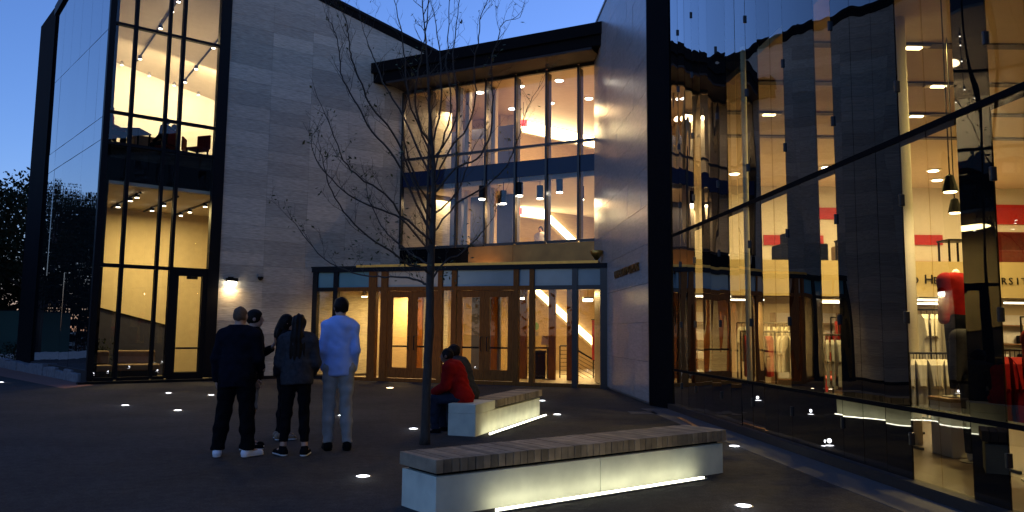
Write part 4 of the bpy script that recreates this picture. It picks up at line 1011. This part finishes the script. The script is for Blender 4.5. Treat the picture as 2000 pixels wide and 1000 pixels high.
# people indoors
person((1.02, 28.0, 3.5), R(150), 1.74, 'man in a white shirt standing behind the lowest hall window', None, top='shirt', trousers='navy', hairstyle='short', res=.02)
SC = dict(SIT); SC.update(chest=(0, .02, .90), neck=(0, .03, 1.10), head=(0, .06, 1.23), sh=[(-.19, .02, 1.04), (.19, .02, 1.04)], el=[(-.22, .08, .76), (.22, .08, .76)])
_zs = 6.62
for (u, d_, hd_, tp, lb) in ((0.32, 1.3, R(-60), 'redcloth', 'seated person in a red top at the left corner of the tower lounge'),
                             (2.05, 1.6, R(70), 'blackcloth', 'dark seated figure behind the middle mullion of the tower lounge'),
                             (2.45, 2.2, R(100), 'navy', 'dark seated figure right of the middle mullion of the tower lounge')):
    q = FT.P(u, _zs, -d_); person((q.x, q.y, q.z), hd_, 1.74, lb, SC, top=tp, trousers='navy', hairstyle='short', hem=.47, res=.022, hands=True)
def chair_at(u, d_, rot, label):
    q = FT.P(u, _zs, -d_)
    g = thing('chair', (0, 0, 0), label, 'chair', 'chairs in the tower lounge')
    part('seat', MB().box(-.25, .25, -.25, .25, .38, .46, bevel=.02), 'redsofa', g)
    part('backrest', MB().box(-.25, .25, -.30, -.24, .47, .92, bevel=.02), 'redsofa', g)
    for sx in (-1, 1):
        for sy in (-1, 1): part('leg', MB().box(sx * .21 - .02, sx * .21 + .02, sy * .21 - .02, sy * .21 + .02, 0, .379), 'black', g)
    g.location = q; g.rotation_euler = (0, 0, rot)
chair_at(0.32, 1.3, R(-60), 'chair under the person in red in the tower lounge')
chair_at(2.05, 1.6, R(70), 'chair behind the middle mullion of the tower lounge')
chair_at(2.45, 2.2, R(100), 'chair under the right dark figure in the tower lounge')
chair_at(2.85, 1.2, R(160), 'empty chair at the right edge of the tower lounge window')
q = FT.P(1.0, _zs, -1.4); table(q.x, q.y, _zs, 0.8, 0.74, 'dark lounge table behind the left mullions of the tower')
g = thing('low_cabinet', FT.P(1.7, _zs, -2.4), 'brown low cabinet in the tower lounge', 'cabinet')
part('cabinet_body', FT.b(1.25, 2.3, _zs, _zs + .78, -2.7, -2.2, bevel=.02), 'leather', g)
part('cabinet_top', FT.b(1.22, 2.33, _zs + .782, _zs + .82, -2.73, -2.17), 'wood', g)
def lounge(u0, u1, o0, o1, label):
    g = thing('lounge_seat', FT.P((u0 + u1) / 2, 0.03, (o0 + o1) / 2), label, 'bench seat', 'lounge seats in the tower')
    part('seat_cushion', FT.b(u0, u1, 0.28, 0.46, o0, o1, bevel=.04), 'leather', g)
    part('back_cushion', FT.b(u0, u1, 0.462, 0.85, o0, o0 + .2, bevel=.05), 'leather', g)
    part('plinth', FT.b(u0 + .06, u1 - .06, 0.03, 0.28, o0 + .06, o1 - .06), 'black', g)
lounge(0.2, 0.75, -1.5, -0.8, 'tan lounge seat at the left corner of the tower ground floor')
lounge(0.95, 2.1, -1.9, -1.1, 'long tan lounge seat left of the tower door')
# mannequins in the shop
def mannequin(x, y, z, rot, top, low, label, h=1.78):
    g = thing('mannequin', (0, 0, 0), label, 'mannequin', 'mannequins in the shop')
    T = lambda P, o=0: smin(.06, ell(P, (0, 0, 1.30), (.165 + o, .112 + o, .2 + o)), ell(P, (0, 0, 1.08), (.14 + o, .1 + o, .17 + o)), cap(P, (-.18, 0, 1.43), (.18, 0, 1.43), .06 + o, .06 + o),
                              cap(P, (-.19, 0, 1.43), (-.26, .02, .95), .055 + o, .035 + o), cap(P, (.19, 0, 1.43), (.26, .02, .95), .055 + o, .035 + o))
    L = lambda P, o=0: smin(.03, ell(P, (0, 0, .95), (.165 + o, .118 + o, .14)), cap(P, (-.09, 0, .93), (-.11, 0, .05), .088 + o, .04 + o), cap(P, (.09, 0, .93), (.11, 0, .05), .088 + o, .04 + o))
    part('body', mesh_from('body', [surface_nets(lambda P: smin(.02, T(P), L(P), cap(P, (0, 0, 1.45), (0, 0, 1.53), .055, .05)), (-.4, -.25, 0), (.4, .25, 1.85), .022)]), 'white', g, smooth=True)
    part('jacket', mesh_from('jacket', [surface_nets(lambda P: np.maximum(T(P, .03), .82 - P[..., 2]), (-.42, -.25, .7), (.42, .25, 1.7), .022)]), top, g, smooth=True)
    part('trousers', mesh_from('trousers', [surface_nets(lambda P: np.maximum(L(P, .015), .1 - P[..., 2]), (-.4, -.25, 0), (.4, .25, 1.2), .022)]), low, g, smooth=True)
    part('base_plate', MB().lathe([(.22, 0), (.22, .012), (.05, .015)], (0, 0, 0), 16), 'alu', g)
    g.location = (x, y, z); g.rotation_euler = (0, 0, rot)
mannequin(5.55, 9.95, 0.75, R(200), 'redcloth', 'navy', 'mannequin in a red jacket standing on a plinth left of the dark board')
mannequin(5.42, 9.4, 0.05, R(180), 'greycloth', 'navy', 'mannequin in a grey jacket in front of the red one')
mannequin(5.38, 8.2, 0.05, R(220), 'redcloth', 'blackcloth', 'mannequin in red at the right edge of the shop window')
mannequin(5.95, 16.6, 0.05, R(190), 'shirt', 'khaki', 'mannequin in a white top deep in the left clear strip')
g = thing('plinth', (5.55, 9.95, 0.05), 'pale display plinth under the red jacketed mannequin', 'plinth')
part('plinth_body', MB().box(5.27, 5.83, 9.72, 10.18, .05, .70, bevel=.01), 'white', g)
part('plinth_cap', MB().box(5.25, 5.85, 9.70, 10.20, .702, .748, bevel=.008), 'wood', g)

# ================================================================== BENCHES
def bench(A, ax, L, W, u_wood0, label, slat_label, lit0, lit1, whole_w):
    F = Fr(A, ax)      # origin near front corner; o>0 = lit side, width goes to -W
    g = thing('bench', F.P(L / 2, 0, -W / 2), label, 'bench', 'lit concrete benches')
    hb = 0.315
    part('concrete_block', F.b(0.0, L * 0.5 - .003, -.02, hb, -W, -.015, bevel=.006), 'concrete', g)
    part('concrete_block', F.b(L * 0.5 + .003, L, -.02, hb, -W, -.015, bevel=.006), 'concrete', g)
    part('subframe', F.b(u_wood0 + .04, L - .04, hb + .001, hb + .028, -W + .05, -.06), 'black', g)
    if u_wood0 > 0.05:
        part('concrete_top', F.b(0.0, u_wood0 - .01, hb + .001, .452, -W, -.015, bevel=.008), 'concrete', g)
    u = u_wood0 - (.02 if u_wood0 < .05 else 0); n = 0; rs = random.Random(int(L * 100))
    ww = 0.079
    while u < L + .015:
        dz = rs.uniform(-.0025, .0025); do = rs.uniform(-.003, .003)
        part('slat', F.b(u, u + ww - .007, hb + .030, .455 + dz, -W - .015 + do, .012 + do, bevel=.004), 'slat', g)
        u += ww; n += 1
    s = part('light_strip', F.b(lit0, lit1, 0.002, 0.024, .095, .119), 'e_strip', g)
    part('strip_channel', F.b(lit0 - .03, lit1 + .03, -.02, .012, .13, .145), 'alu', g)
    return g
bench((-0.585, 6.60), (2.89, 2.22), 3.66, 0.56, 0.0, 'near lit bench with timber slats on a long concrete base', None, 0.52, 3.18, None)
bench((-0.483, 11.62), (1.004, 3.0), 3.25, 0.44, 0.85, 'far lit bench with a bare concrete end that two people sit on', None, 0.28, 3.22, None)

# ================================================================== GROUND LIGHTS
gl = [((-7.95, 18.84), 'in-ground light nearest the tower door'), ((-6.79, 18.39), 'in-ground light below the stone wall left of the bald man'), ((-7.47, 15.74), 'leftmost in-ground light in the middle of the plaza'),
      ((-6.09, 14.87), 'in-ground light on the plaza left of the bald man'), ((-5.43, 19.36), 'in-ground light between the two women and the stone wall'), ((-3.72, 16.76), 'small in-ground light left of the blue shirted man'),
      ((-2.96, 14.28), 'in-ground light seen between the legs of the tall man'), ((-1.50, 8.38), 'bright in-ground light left of the near bench'), ((-1.48, 12.45), 'in-ground light just left of the tree trunk'),
      ((0.70, 17.80), 'in-ground light beyond the right end of the far bench'), ((0.86, 14.84), 'in-ground light at the right end of the far bench'), ((2.04, 7.15), 'brightest in-ground light in front of the near bench'), ((-13.79, 21.90), 'in-ground light at the far left edge by the kerb'), ((3.0, 10.9), 'in-ground light by the shop paving hidden behind the near bench')]
base = None
for (x, y), nm in gl:
    if base is None:
        g = thing('ground_light', (x, y, 0), nm, 'ground light', 'in-ground lights in the plaza'); base = g
        part('rim', MB().lathe([(.082, .001), (.082, .006), (.068, .008), (.066, .001)], (x, y, 0), 20), 'alu', g)
        part('lens', MB().lathe([(.064, .001), (.064, .007), (.03, .012)], (x, y, 0), 20), 'e_ground', g)
    else: dup(base, (x, y, 0), None, nm)
    pl = bpy.data.lights.new('lens_light', 'POINT'); pl.energy = 0.2; pl.color = (0.9, 0.93, 1.0); pl.shadow_soft_size = 0.03
    po = bpy.data.objects.new('lens_light', pl); C.objects.link(po); po.location = (x, y, 0.07)

g = thing('uplight', (-3.18, 21.35, 0), 'warm in-ground uplight at the foot of the left entrance door post', 'ground light')
part('rim', MB().lathe([(.11, .001), (.11, .006), (.095, .008), (.09, .001)], (-3.18, 21.35, 0), 20), 'copper', g)
part('lens', MB().lathe([(.088, .001), (.088, .007), (.03, .012)], (-3.18, 21.35, 0), 20), 'e_warm', g)
area((-3.18, 21.35, 0.03), 10, 0.16, (1, 0.62, 0.25), (R(172), 0, 0))

# ================================================================== TREE
LIMBS = [
[[-1.13,10.79,-0.0],[-1.12,10.79,0.59],[-1.11,10.79,1.13],[-1.1,10.79,1.57],[-1.1,10.79,2.23],[-1.09,10.79,2.64],[-1.08,10.79,3.21],[-1.09,10.79,3.7],[-1.13,10.79,4.21],[-1.17,10.79,4.64],[-1.2,10.79,5.15],[-1.25,10.79,5.67],[-1.3,10.79,6.12],[-1.33,10.79,6.64]],
[[-1.08,10.79,1.98],[-1.16,10.85,2.11],[-1.3,10.91,2.19],[-1.52,10.97,2.23],[-1.84,11.04,2.23],[-2.22,11.1,2.29],[-2.63,11.16,2.48],[-2.96,11.22,2.83],[-3.14,11.29,3.07]],
[[-1.08,10.79,2.19],[-1.17,10.66,2.32],[-1.42,10.53,2.39],[-1.55,10.4,2.51],[-1.86,10.27,2.69],[-2.16,10.14,3.01],[-2.33,10.01,3.32],[-2.38,9.88,3.57],[-2.42,9.76,3.8]],
[[-1.08,10.79,2.5],[-1.21,10.75,2.67],[-1.5,10.71,2.99],[-1.85,10.67,3.14],[-2.2,10.63,3.3],[-2.51,10.59,3.59],[-2.67,10.56,3.82],[-2.71,10.52,4.08]],
[[-1.08,10.79,2.64],[-1.16,10.66,2.76],[-1.48,10.53,3.02],[-1.68,10.4,3.29],[-2.01,10.27,3.48],[-2.18,10.15,3.67],[-2.34,10.02,4.07],[-2.44,9.89,4.33]],
[[-1.08,10.79,2.92],[-1.18,10.67,3.12],[-1.39,10.56,3.65],[-1.62,10.45,4.14],[-1.88,10.34,4.44],[-2.0,10.22,4.7],[-2.1,10.11,4.97],[-2.13,10.0,5.14],[-2.13,9.89,5.31],[-2.16,9.77,5.47],[-2.25,9.66,5.57]],
[[-1.07,10.79,2.78],[-1.3,10.76,3.2],[-1.62,10.73,3.83],[-1.92,10.7,4.2],[-2.14,10.67,4.56],[-2.33,10.64,4.88],[-2.38,10.62,5.12],[-2.42,10.59,5.45],[-2.48,10.56,5.6],[-2.57,10.53,5.78]],
[[-1.09,10.79,3.56],[-1.34,10.97,4.03],[-1.56,11.15,4.52],[-1.91,11.33,5.1],[-2.1,11.51,5.55],[-2.24,11.69,5.89],[-2.37,11.87,6.24]],
[[-1.08,10.79,2.16],[-0.93,10.94,2.44],[-0.72,11.1,2.57],[-0.52,11.26,2.8],[-0.3,11.41,3.09],[-0.22,11.57,3.34]],
[[-1.08,10.79,2.82],[-0.78,10.89,3.23],[-0.44,10.98,3.46],[-0.12,11.08,3.78],[0.02,11.18,4.1],[0.13,11.28,4.46],[0.24,11.38,4.83],[0.44,11.48,5.21]],
[[-1.09,10.79,3.49],[-0.85,10.7,3.97],[-0.64,10.61,4.24],[-0.51,10.52,4.64],[-0.54,10.43,5.04],[-0.48,10.34,5.32],[-0.45,10.24,5.61],[-0.37,10.15,5.85],[-0.32,10.06,6.09]],
[[-1.09,10.79,3.63],[-0.94,10.8,4.21],[-0.87,10.82,4.65],[-0.94,10.83,5.17],[-0.93,10.85,5.43],[-0.93,10.87,6.15],[-0.93,10.88,6.54]],
[[-1.1,10.79,3.78],[-1.28,10.69,4.25],[-1.41,10.59,4.58],[-1.48,10.5,5.12],[-1.52,10.4,5.52],[-1.6,10.3,5.83],[-1.64,10.21,6.15]],
[[-1.11,10.79,3.99],[-1.29,10.65,4.31],[-1.32,10.5,4.77],[-1.23,10.36,5.19],[-1.17,10.22,5.52],[-1.12,10.08,5.81],[-1.09,9.94,6.17]],
[[-1.08,10.79,3.14],[-1.3,10.58,3.52],[-1.4,10.38,3.82],[-1.44,10.17,4.18],[-1.35,9.97,4.53],[-1.28,9.76,4.74]],
[[-1.09,10.79,3.35],[-0.78,10.69,3.69],[-0.5,10.6,3.81],[-0.3,10.51,4.14],[-0.28,10.42,4.61],[-0.3,10.32,5.07],[-0.21,10.23,5.34],[-0.16,10.14,5.52],[0.07,10.04,5.57]],
[[-1.12,10.79,4.06],[-1.02,11.01,4.63],[-1.06,11.23,5.23],[-1.1,11.45,5.65],[-1.21,11.68,6.22],[-1.33,11.9,6.68]],
[[-1.1,10.79,3.85],[-0.84,10.93,4.32],[-0.81,11.07,4.88],[-0.89,11.21,5.38],[-0.86,11.36,5.9],[-0.82,11.5,6.43],[-0.78,11.64,6.89]],
[[-1.08,10.79,2.37],[-1.34,10.95,2.52],[-1.65,11.11,2.75],[-1.86,11.27,2.98],[-2.08,11.42,3.37],[-2.18,11.58,3.78]],
[[-1.09,10.79,3.07],[-0.86,10.98,3.31],[-0.7,11.18,3.64],[-0.61,11.37,4.06],[-0.41,11.57,4.49]]
]
TR = thing('young_tree', (-1.13, 10.79, 0), 'bare young tree with a slim trunk and a few last leaves', 'tree')
rt = random.Random(9)
def smooth_pts(pts, n=3):
    out = []; P = [Vector(p) for p in pts]
    for i in range(len(P) - 1):
        p0 = P[max(i - 1, 0)]; p1 = P[i]; p2 = P[i + 1]; p3 = P[min(i + 2, len(P) - 1)]
        for k in range(n):
            t = k / n
            out.append(0.5 * ((2 * p1) + (p2 - p0) * t + (2 * p0 - 5 * p1 + 4 * p2 - p3) * t * t + (3 * p1 - p0 - 3 * p2 + p3) * t ** 3))
    out.append(P[-1]); return out
leafpts = []
def twig(mb, p, d, ln, r, depth):
    n = 5; pts = [p.copy()]; q = p.copy(); dd = d.normalized()
    for i in range(n):
        dd = (dd + Vector((rt.uniform(-.25, .25), rt.uniform(-.25, .25), rt.uniform(-.05, .28)))).normalized()
        q = q + dd * ln / n; pts.append(q.copy())
    mb.tube(pts, [r * (1 - .75 * i / n) for i in range(n + 1)], 4, cap=False)
    if depth > 0:
        for i in range(1, n + 1):
            if rt.random() < .6:
                sd = Vector((rt.uniform(-1, 1), rt.uniform(-1, 1), rt.uniform(-.1, .9))).normalized()
                twig(mb, pts[i], (dd * .5 + sd).normalized(), ln * rt.uniform(.25, .5), r * .6, depth - 1)
    if rt.random() < .05: leafpts.append(q.copy())
for i, lm in enumerate(LIMBS):
    pts = smooth_pts(lm, 4); n = len(pts)
    pts = [p + Vector((rt.uniform(-.012, .012), rt.uniform(-.012, .012), rt.uniform(-.012, .012))) * (1 if 0 < j < n - 1 else 0) * (0.4 if i == 0 else 1) for j, p in enumerate(pts)]
    mb = MB()
    if i == 0:
        zr = [(0, .078), (.12, .064), (.6, .058), (1.1, .056), (1.5, .062), (1.62, .066), (1.75, .054), (2.3, .052), (3.2, .036), (4.2, .022), (5.2, .013), (6.7, .003)]
        def rad(z):
            for (a, b), (c, d) in zip(zr[:-1], zr[1:]):
                if a <= z <= c: return b + (d - b) * (z - a) / (c - a)
            return zr[0][1] if z < 0 else zr[-1][1]
        mb.tube(pts, [rad(p.z) for p in pts], 10)
        part('trunk', mb, 'bark', TR, smooth=True)
        mb = MB()
        for j, p in enumerate(pts):
            if p.z > 2.4 and rt.random() < .8:
                twig(mb, p, Vector((rt.uniform(-1, 1), rt.uniform(-1, 1), .6)), rt.uniform(.3, .7), .007, 1)
        part('twigs', mb, 'bark', TR)
    else:
        r0 = .015 if i < 8 else .0125
        mb.tube(pts, [r0 * (1 - j / (n - 1)) ** .8 + .0026 for j in range(n)], 6, cap=False)
        for j in range(4, n, 2):
            if rt.random() < .95:
                tn = (pts[min(j + 1, n - 1)] - pts[j - 1]).normalized()
                sd = Vector((rt.uniform(-1, 1), rt.uniform(-1, 1), rt.uniform(-.3, .7))).normalized()
                twig(mb, pts[j], (tn * .9 + sd * .8).normalized(), rt.uniform(.18, .55), .0042, 2)
        leafpts.append(pts[-1]); part('limb', mb, 'bark', TR)
lm = MB()
for p in leafpts:
    for k in range(rt.randint(1, 5)):
        c = p + Vector((rt.gauss(0, .05), rt.gauss(0, .05), rt.gauss(0, .05)))
        a = Vector((rt.uniform(-1, 1), rt.uniform(-1, 1), rt.uniform(-1, .4))).normalized(); b = a.orthogonal().normalized()
        s = rt.uniform(.018, .038)
        lm.poly([c, c + a * s + b * s * .45, c + a * 2 * s, c + a * s - b * s * .45])
for c0 in ((-1.72, 10.9, 2.72), (-1.5, 10.9, 3.0), (-2.15, 11.0, 2.62), (-1.35, 10.7, 2.4), (-0.9, 10.9, 2.35), (-0.65, 11.1, 2.75)):
    for k in range(26):
        c = Vector(c0) + Vector((rt.gauss(0, .10), rt.gauss(0, .10), rt.gauss(0, .12)))
        a = Vector((rt.uniform(-1, 1), rt.uniform(-1, 1), rt.uniform(-1, .4))).normalized(); b = a.orthogonal().normalized(); s = rt.uniform(.02, .04)
        lm.poly([c, c + a * s + b * s * .45, c + a * 2 * s, c + a * s - b * s * .45])
part('foliage', lm, 'leaf', TR, stuff=True)

# ================================================================== PLANTING AND TREES ON THE LEFT
def leafblob(mb, c, r, n, s, rr):
    for k in range(n):
        v = Vector((rr.gauss(0, 1), rr.gauss(0, 1), rr.gauss(0, 1))).normalized() * (rr.random() ** .45)
        p = Vector(c) + Vector((v.x * r[0], v.y * r[1], v.z * r[2]))
        a = Vector((rr.uniform(-1, 1), rr.uniform(-1, 1), rr.uniform(-1, 1))).normalized(); b = a.orthogonal().normalized(); q = rr.uniform(.6, 1.3) * s
        mb.poly([p, p + a * q + b * q * .5, p + a * 2 * q, p + a * q - b * q * .5])
def big_tree(x, y, h, label, grp, seed, dense=1.0, rad=None):
    rr = random.Random(seed); g = thing('broadleaf_tree', (x, y, -.05), label, 'tree', grp)
    rad = rad or h * .3
    mb = MB(); mb.tube([(x, y, -.05), (x + .1, y, h * .25), (x - .1, y + .1, h * .55), (x, y, h * .85)], [h * .028, h * .022, h * .014, h * .004], 8)
    part('trunk', mb, 'bark', g, smooth=True)
    cr = MB()
    for k in range(11):
        an = rr.uniform(0, 6.28); d = rad * rr.uniform(.25, .85); z = h * rr.uniform(.32, .86)
        c = (x + math.cos(an) * d, y + math.sin(an) * d, z)
        lb = MB(); lb.tube([(x, y, z * .72), ((x + c[0]) / 2, (y + c[1]) / 2, z * .9), c], [h * .008, h * .005, h * .002], 5)
        part('limb', lb, 'bark', g)
        leafblob(cr, c, (rad * .5, rad * .5, h * .13), int(520 * dense), h * .0105, rr)
    part('crown', cr, 'foliage', g, stuff=True)
big_tree(-23.2, 38.5, 11.3, 'dark tree at the left edge with sky showing through its crown', 'trees left of the tower', 1, 1.3)
big_tree(-27.5, 36.0, 9.0, 'lower dark tree at the far left edge of the photo', 'trees left of the tower', 2, 1.6)
for k, (x, y, h) in enumerate(((-36, 40, 10), (-31, 45, 11), (-42, 47, 12), (-38, 33, 9.5), (-28, 27, 9.5), (-30, 20, 8.0), (-33, 12, 10), (-27, 5, 8.5), (-34, 33, 10.5), (-24, -6, 8), (-40, 0, 11), (-12, -24, 9), (4, -28, 10), (-22, -18, 9.5))):
    big_tree(x, y, h, ORD[k] + ' broad tree along the open side of the plaza, outside the picture', 'trees round the plaza', 20 + k, 1.6)
hw = MB(); rh = random.Random(77)
for k in range(46):
    an = R(-60) + k / 46 * R(280); d = rh.uniform(60, 95)
    x = -10 + d * math.cos(an + R(60)); y = 10 + d * math.sin(an + R(60))
    leafblob(hw, (x, y, rh.uniform(2, 4.5)), (8, 8, 5), 160, .55, rh)
tag(part('far_wood', hw, 'foliage'), 'dark wood along the horizon behind the plaza', 'wood', kind='stuff')
for k, (hx, hy, hl) in enumerate(((-27.5, 41.0, 5.0), (-36.0, 38.0, 5.0), (-40, 30.0, 5.0))):
    hm = MB(); leafblob(hm, (hx, hy, 2.6), (hl, 2.0, 3.2), 5200, .16, random.Random(300 + k))
    g = thing('tall_hedge', (hx, hy, 0), ('tall dark hedge right behind the green screen fence', 'tall dark hedge beside the left trees, outside the picture', 'farthest left tall dark hedge, outside the picture')[k], 'hedge', 'hedges left of the tower')
    part('foliage', hm, 'foliage', g, stuff=True)
    for q in range(3): part('stem', MB().tube([(hx - 2 + q * 2, hy, -.05), (hx - 2 + q * 2, hy, 2.5)], [.09, .04], 6), 'bark', g)
g = thing('screen_fence', (-24.5, 38.5, 0), 'dark green screen fence at the left edge behind the kerb', 'fence')
Fn = Fr((-29.5, 36.2), (7.3, 1.2))
for k in range(4): part('screen_panel', Fn.b(k * 1.9 + .03, k * 1.9 + 1.87, 0.1, 2.25, -.03, 0), 'fence', g)
for k in range(5): part('fence_post', MB().tube([Fn.P(k * 1.9, -.2, -.02), Fn.P(k * 1.9, 2.3, -.02)], .035, 6), 'black', g)
part('top_rail', MB().tube([Fn.P(0, 2.27, -.02), Fn.P(7.6, 2.27, -.02)], .025, 6), 'black', g)
kw = MB(); kw.hexa([(-29.5, 34.2, -.1), (-20.8, 34.6, -.1), (-20.8, 34.9, -.1), (-29.5, 34.5, -.1), (-29.5, 34.2, .34), (-20.8, 34.6, .34), (-20.8, 34.9, .34), (-29.5, 34.5, .34)])
solo('low_kerb_wall', kw, 'kerb', 'pale low kerb wall at the left edge in front of the green screen', 'kerb wall')
bs = MB(); leafblob(bs, (-24.2, 35.6, .7), (.9, .9, .7), 500, .09, random.Random(5))
g = thing('round_bush', (-24.2, 35.6, 0), 'round dark bush in front of the green screen fence', 'bush')
part('foliage', bs, 'foliage', g, stuff=True)
part('stem', MB().tube([(-24.2, 35.6, -.05), (-24.2, 35.6, .8)], [.05, .02], 6), 'bark', g)
# stone edged bed in front of the side glass
FB = Fr((-20.6, 31.8), (9.0, -9.9))
g = thing('planting_bed', FB.P(6, 0, 0), 'low stone edged planting bed in front of the dark side glass of the tower', 'planting bed')
rb = random.Random(15); u = 0.0
while u < 12.6:
    ln = rb.uniform(.55, 1.1); hgt = rb.uniform(.24, .33)
    part('edging_stone', FB.b(u, u + ln - .02, -.05, hgt, -.28, rb.uniform(-.02, .04), z1b=hgt + rb.uniform(-.05, .05), bevel=.03), 'edging', g)
    u += ln
part('soil', FB.b(0, 12.6, -.05, .26, -2.0, -.285), 'earth', g)
rbo = MB(); 
for k in range(4):
    q = FB.P(1.5 + k * 1.0, .34, -.9); rbo = MB(); rbo.lathe([(.05, 0), (rb.uniform(.25, .4), .12), (.25, .3), (.05, .42)], q, 9)
    solo('boulder', rbo, 'edging', ORD[k] + ' pale boulder from the far end of the planting bed', 'boulder', 'boulders in the planting bed', smooth=True)
for k in range(9):
    q = FB.P(.8 + k * 1.35, .26, -.75 - .3 * (k % 2)); fm = MB()
    leafblob(fm, q + Vector((0, 0, .28)), (.6, .5, .42 + .15 * (k % 3)), 420, .05, random.Random(90 + k))
    g = thing('low_shrub', q, ORD[k] + ' low shrub from the far end of the planting bed', 'shrub', 'shrubs in the planting bed')
    part('foliage', fm, 'foliage', g, stuff=True)
    part('stem', MB().tube([q, q + Vector((0, 0, .4))], [.03, .012], 5), 'bark', g)
for o in list(bpy.data.objects):
    if o.type == 'MESH':
        o.data.validate()
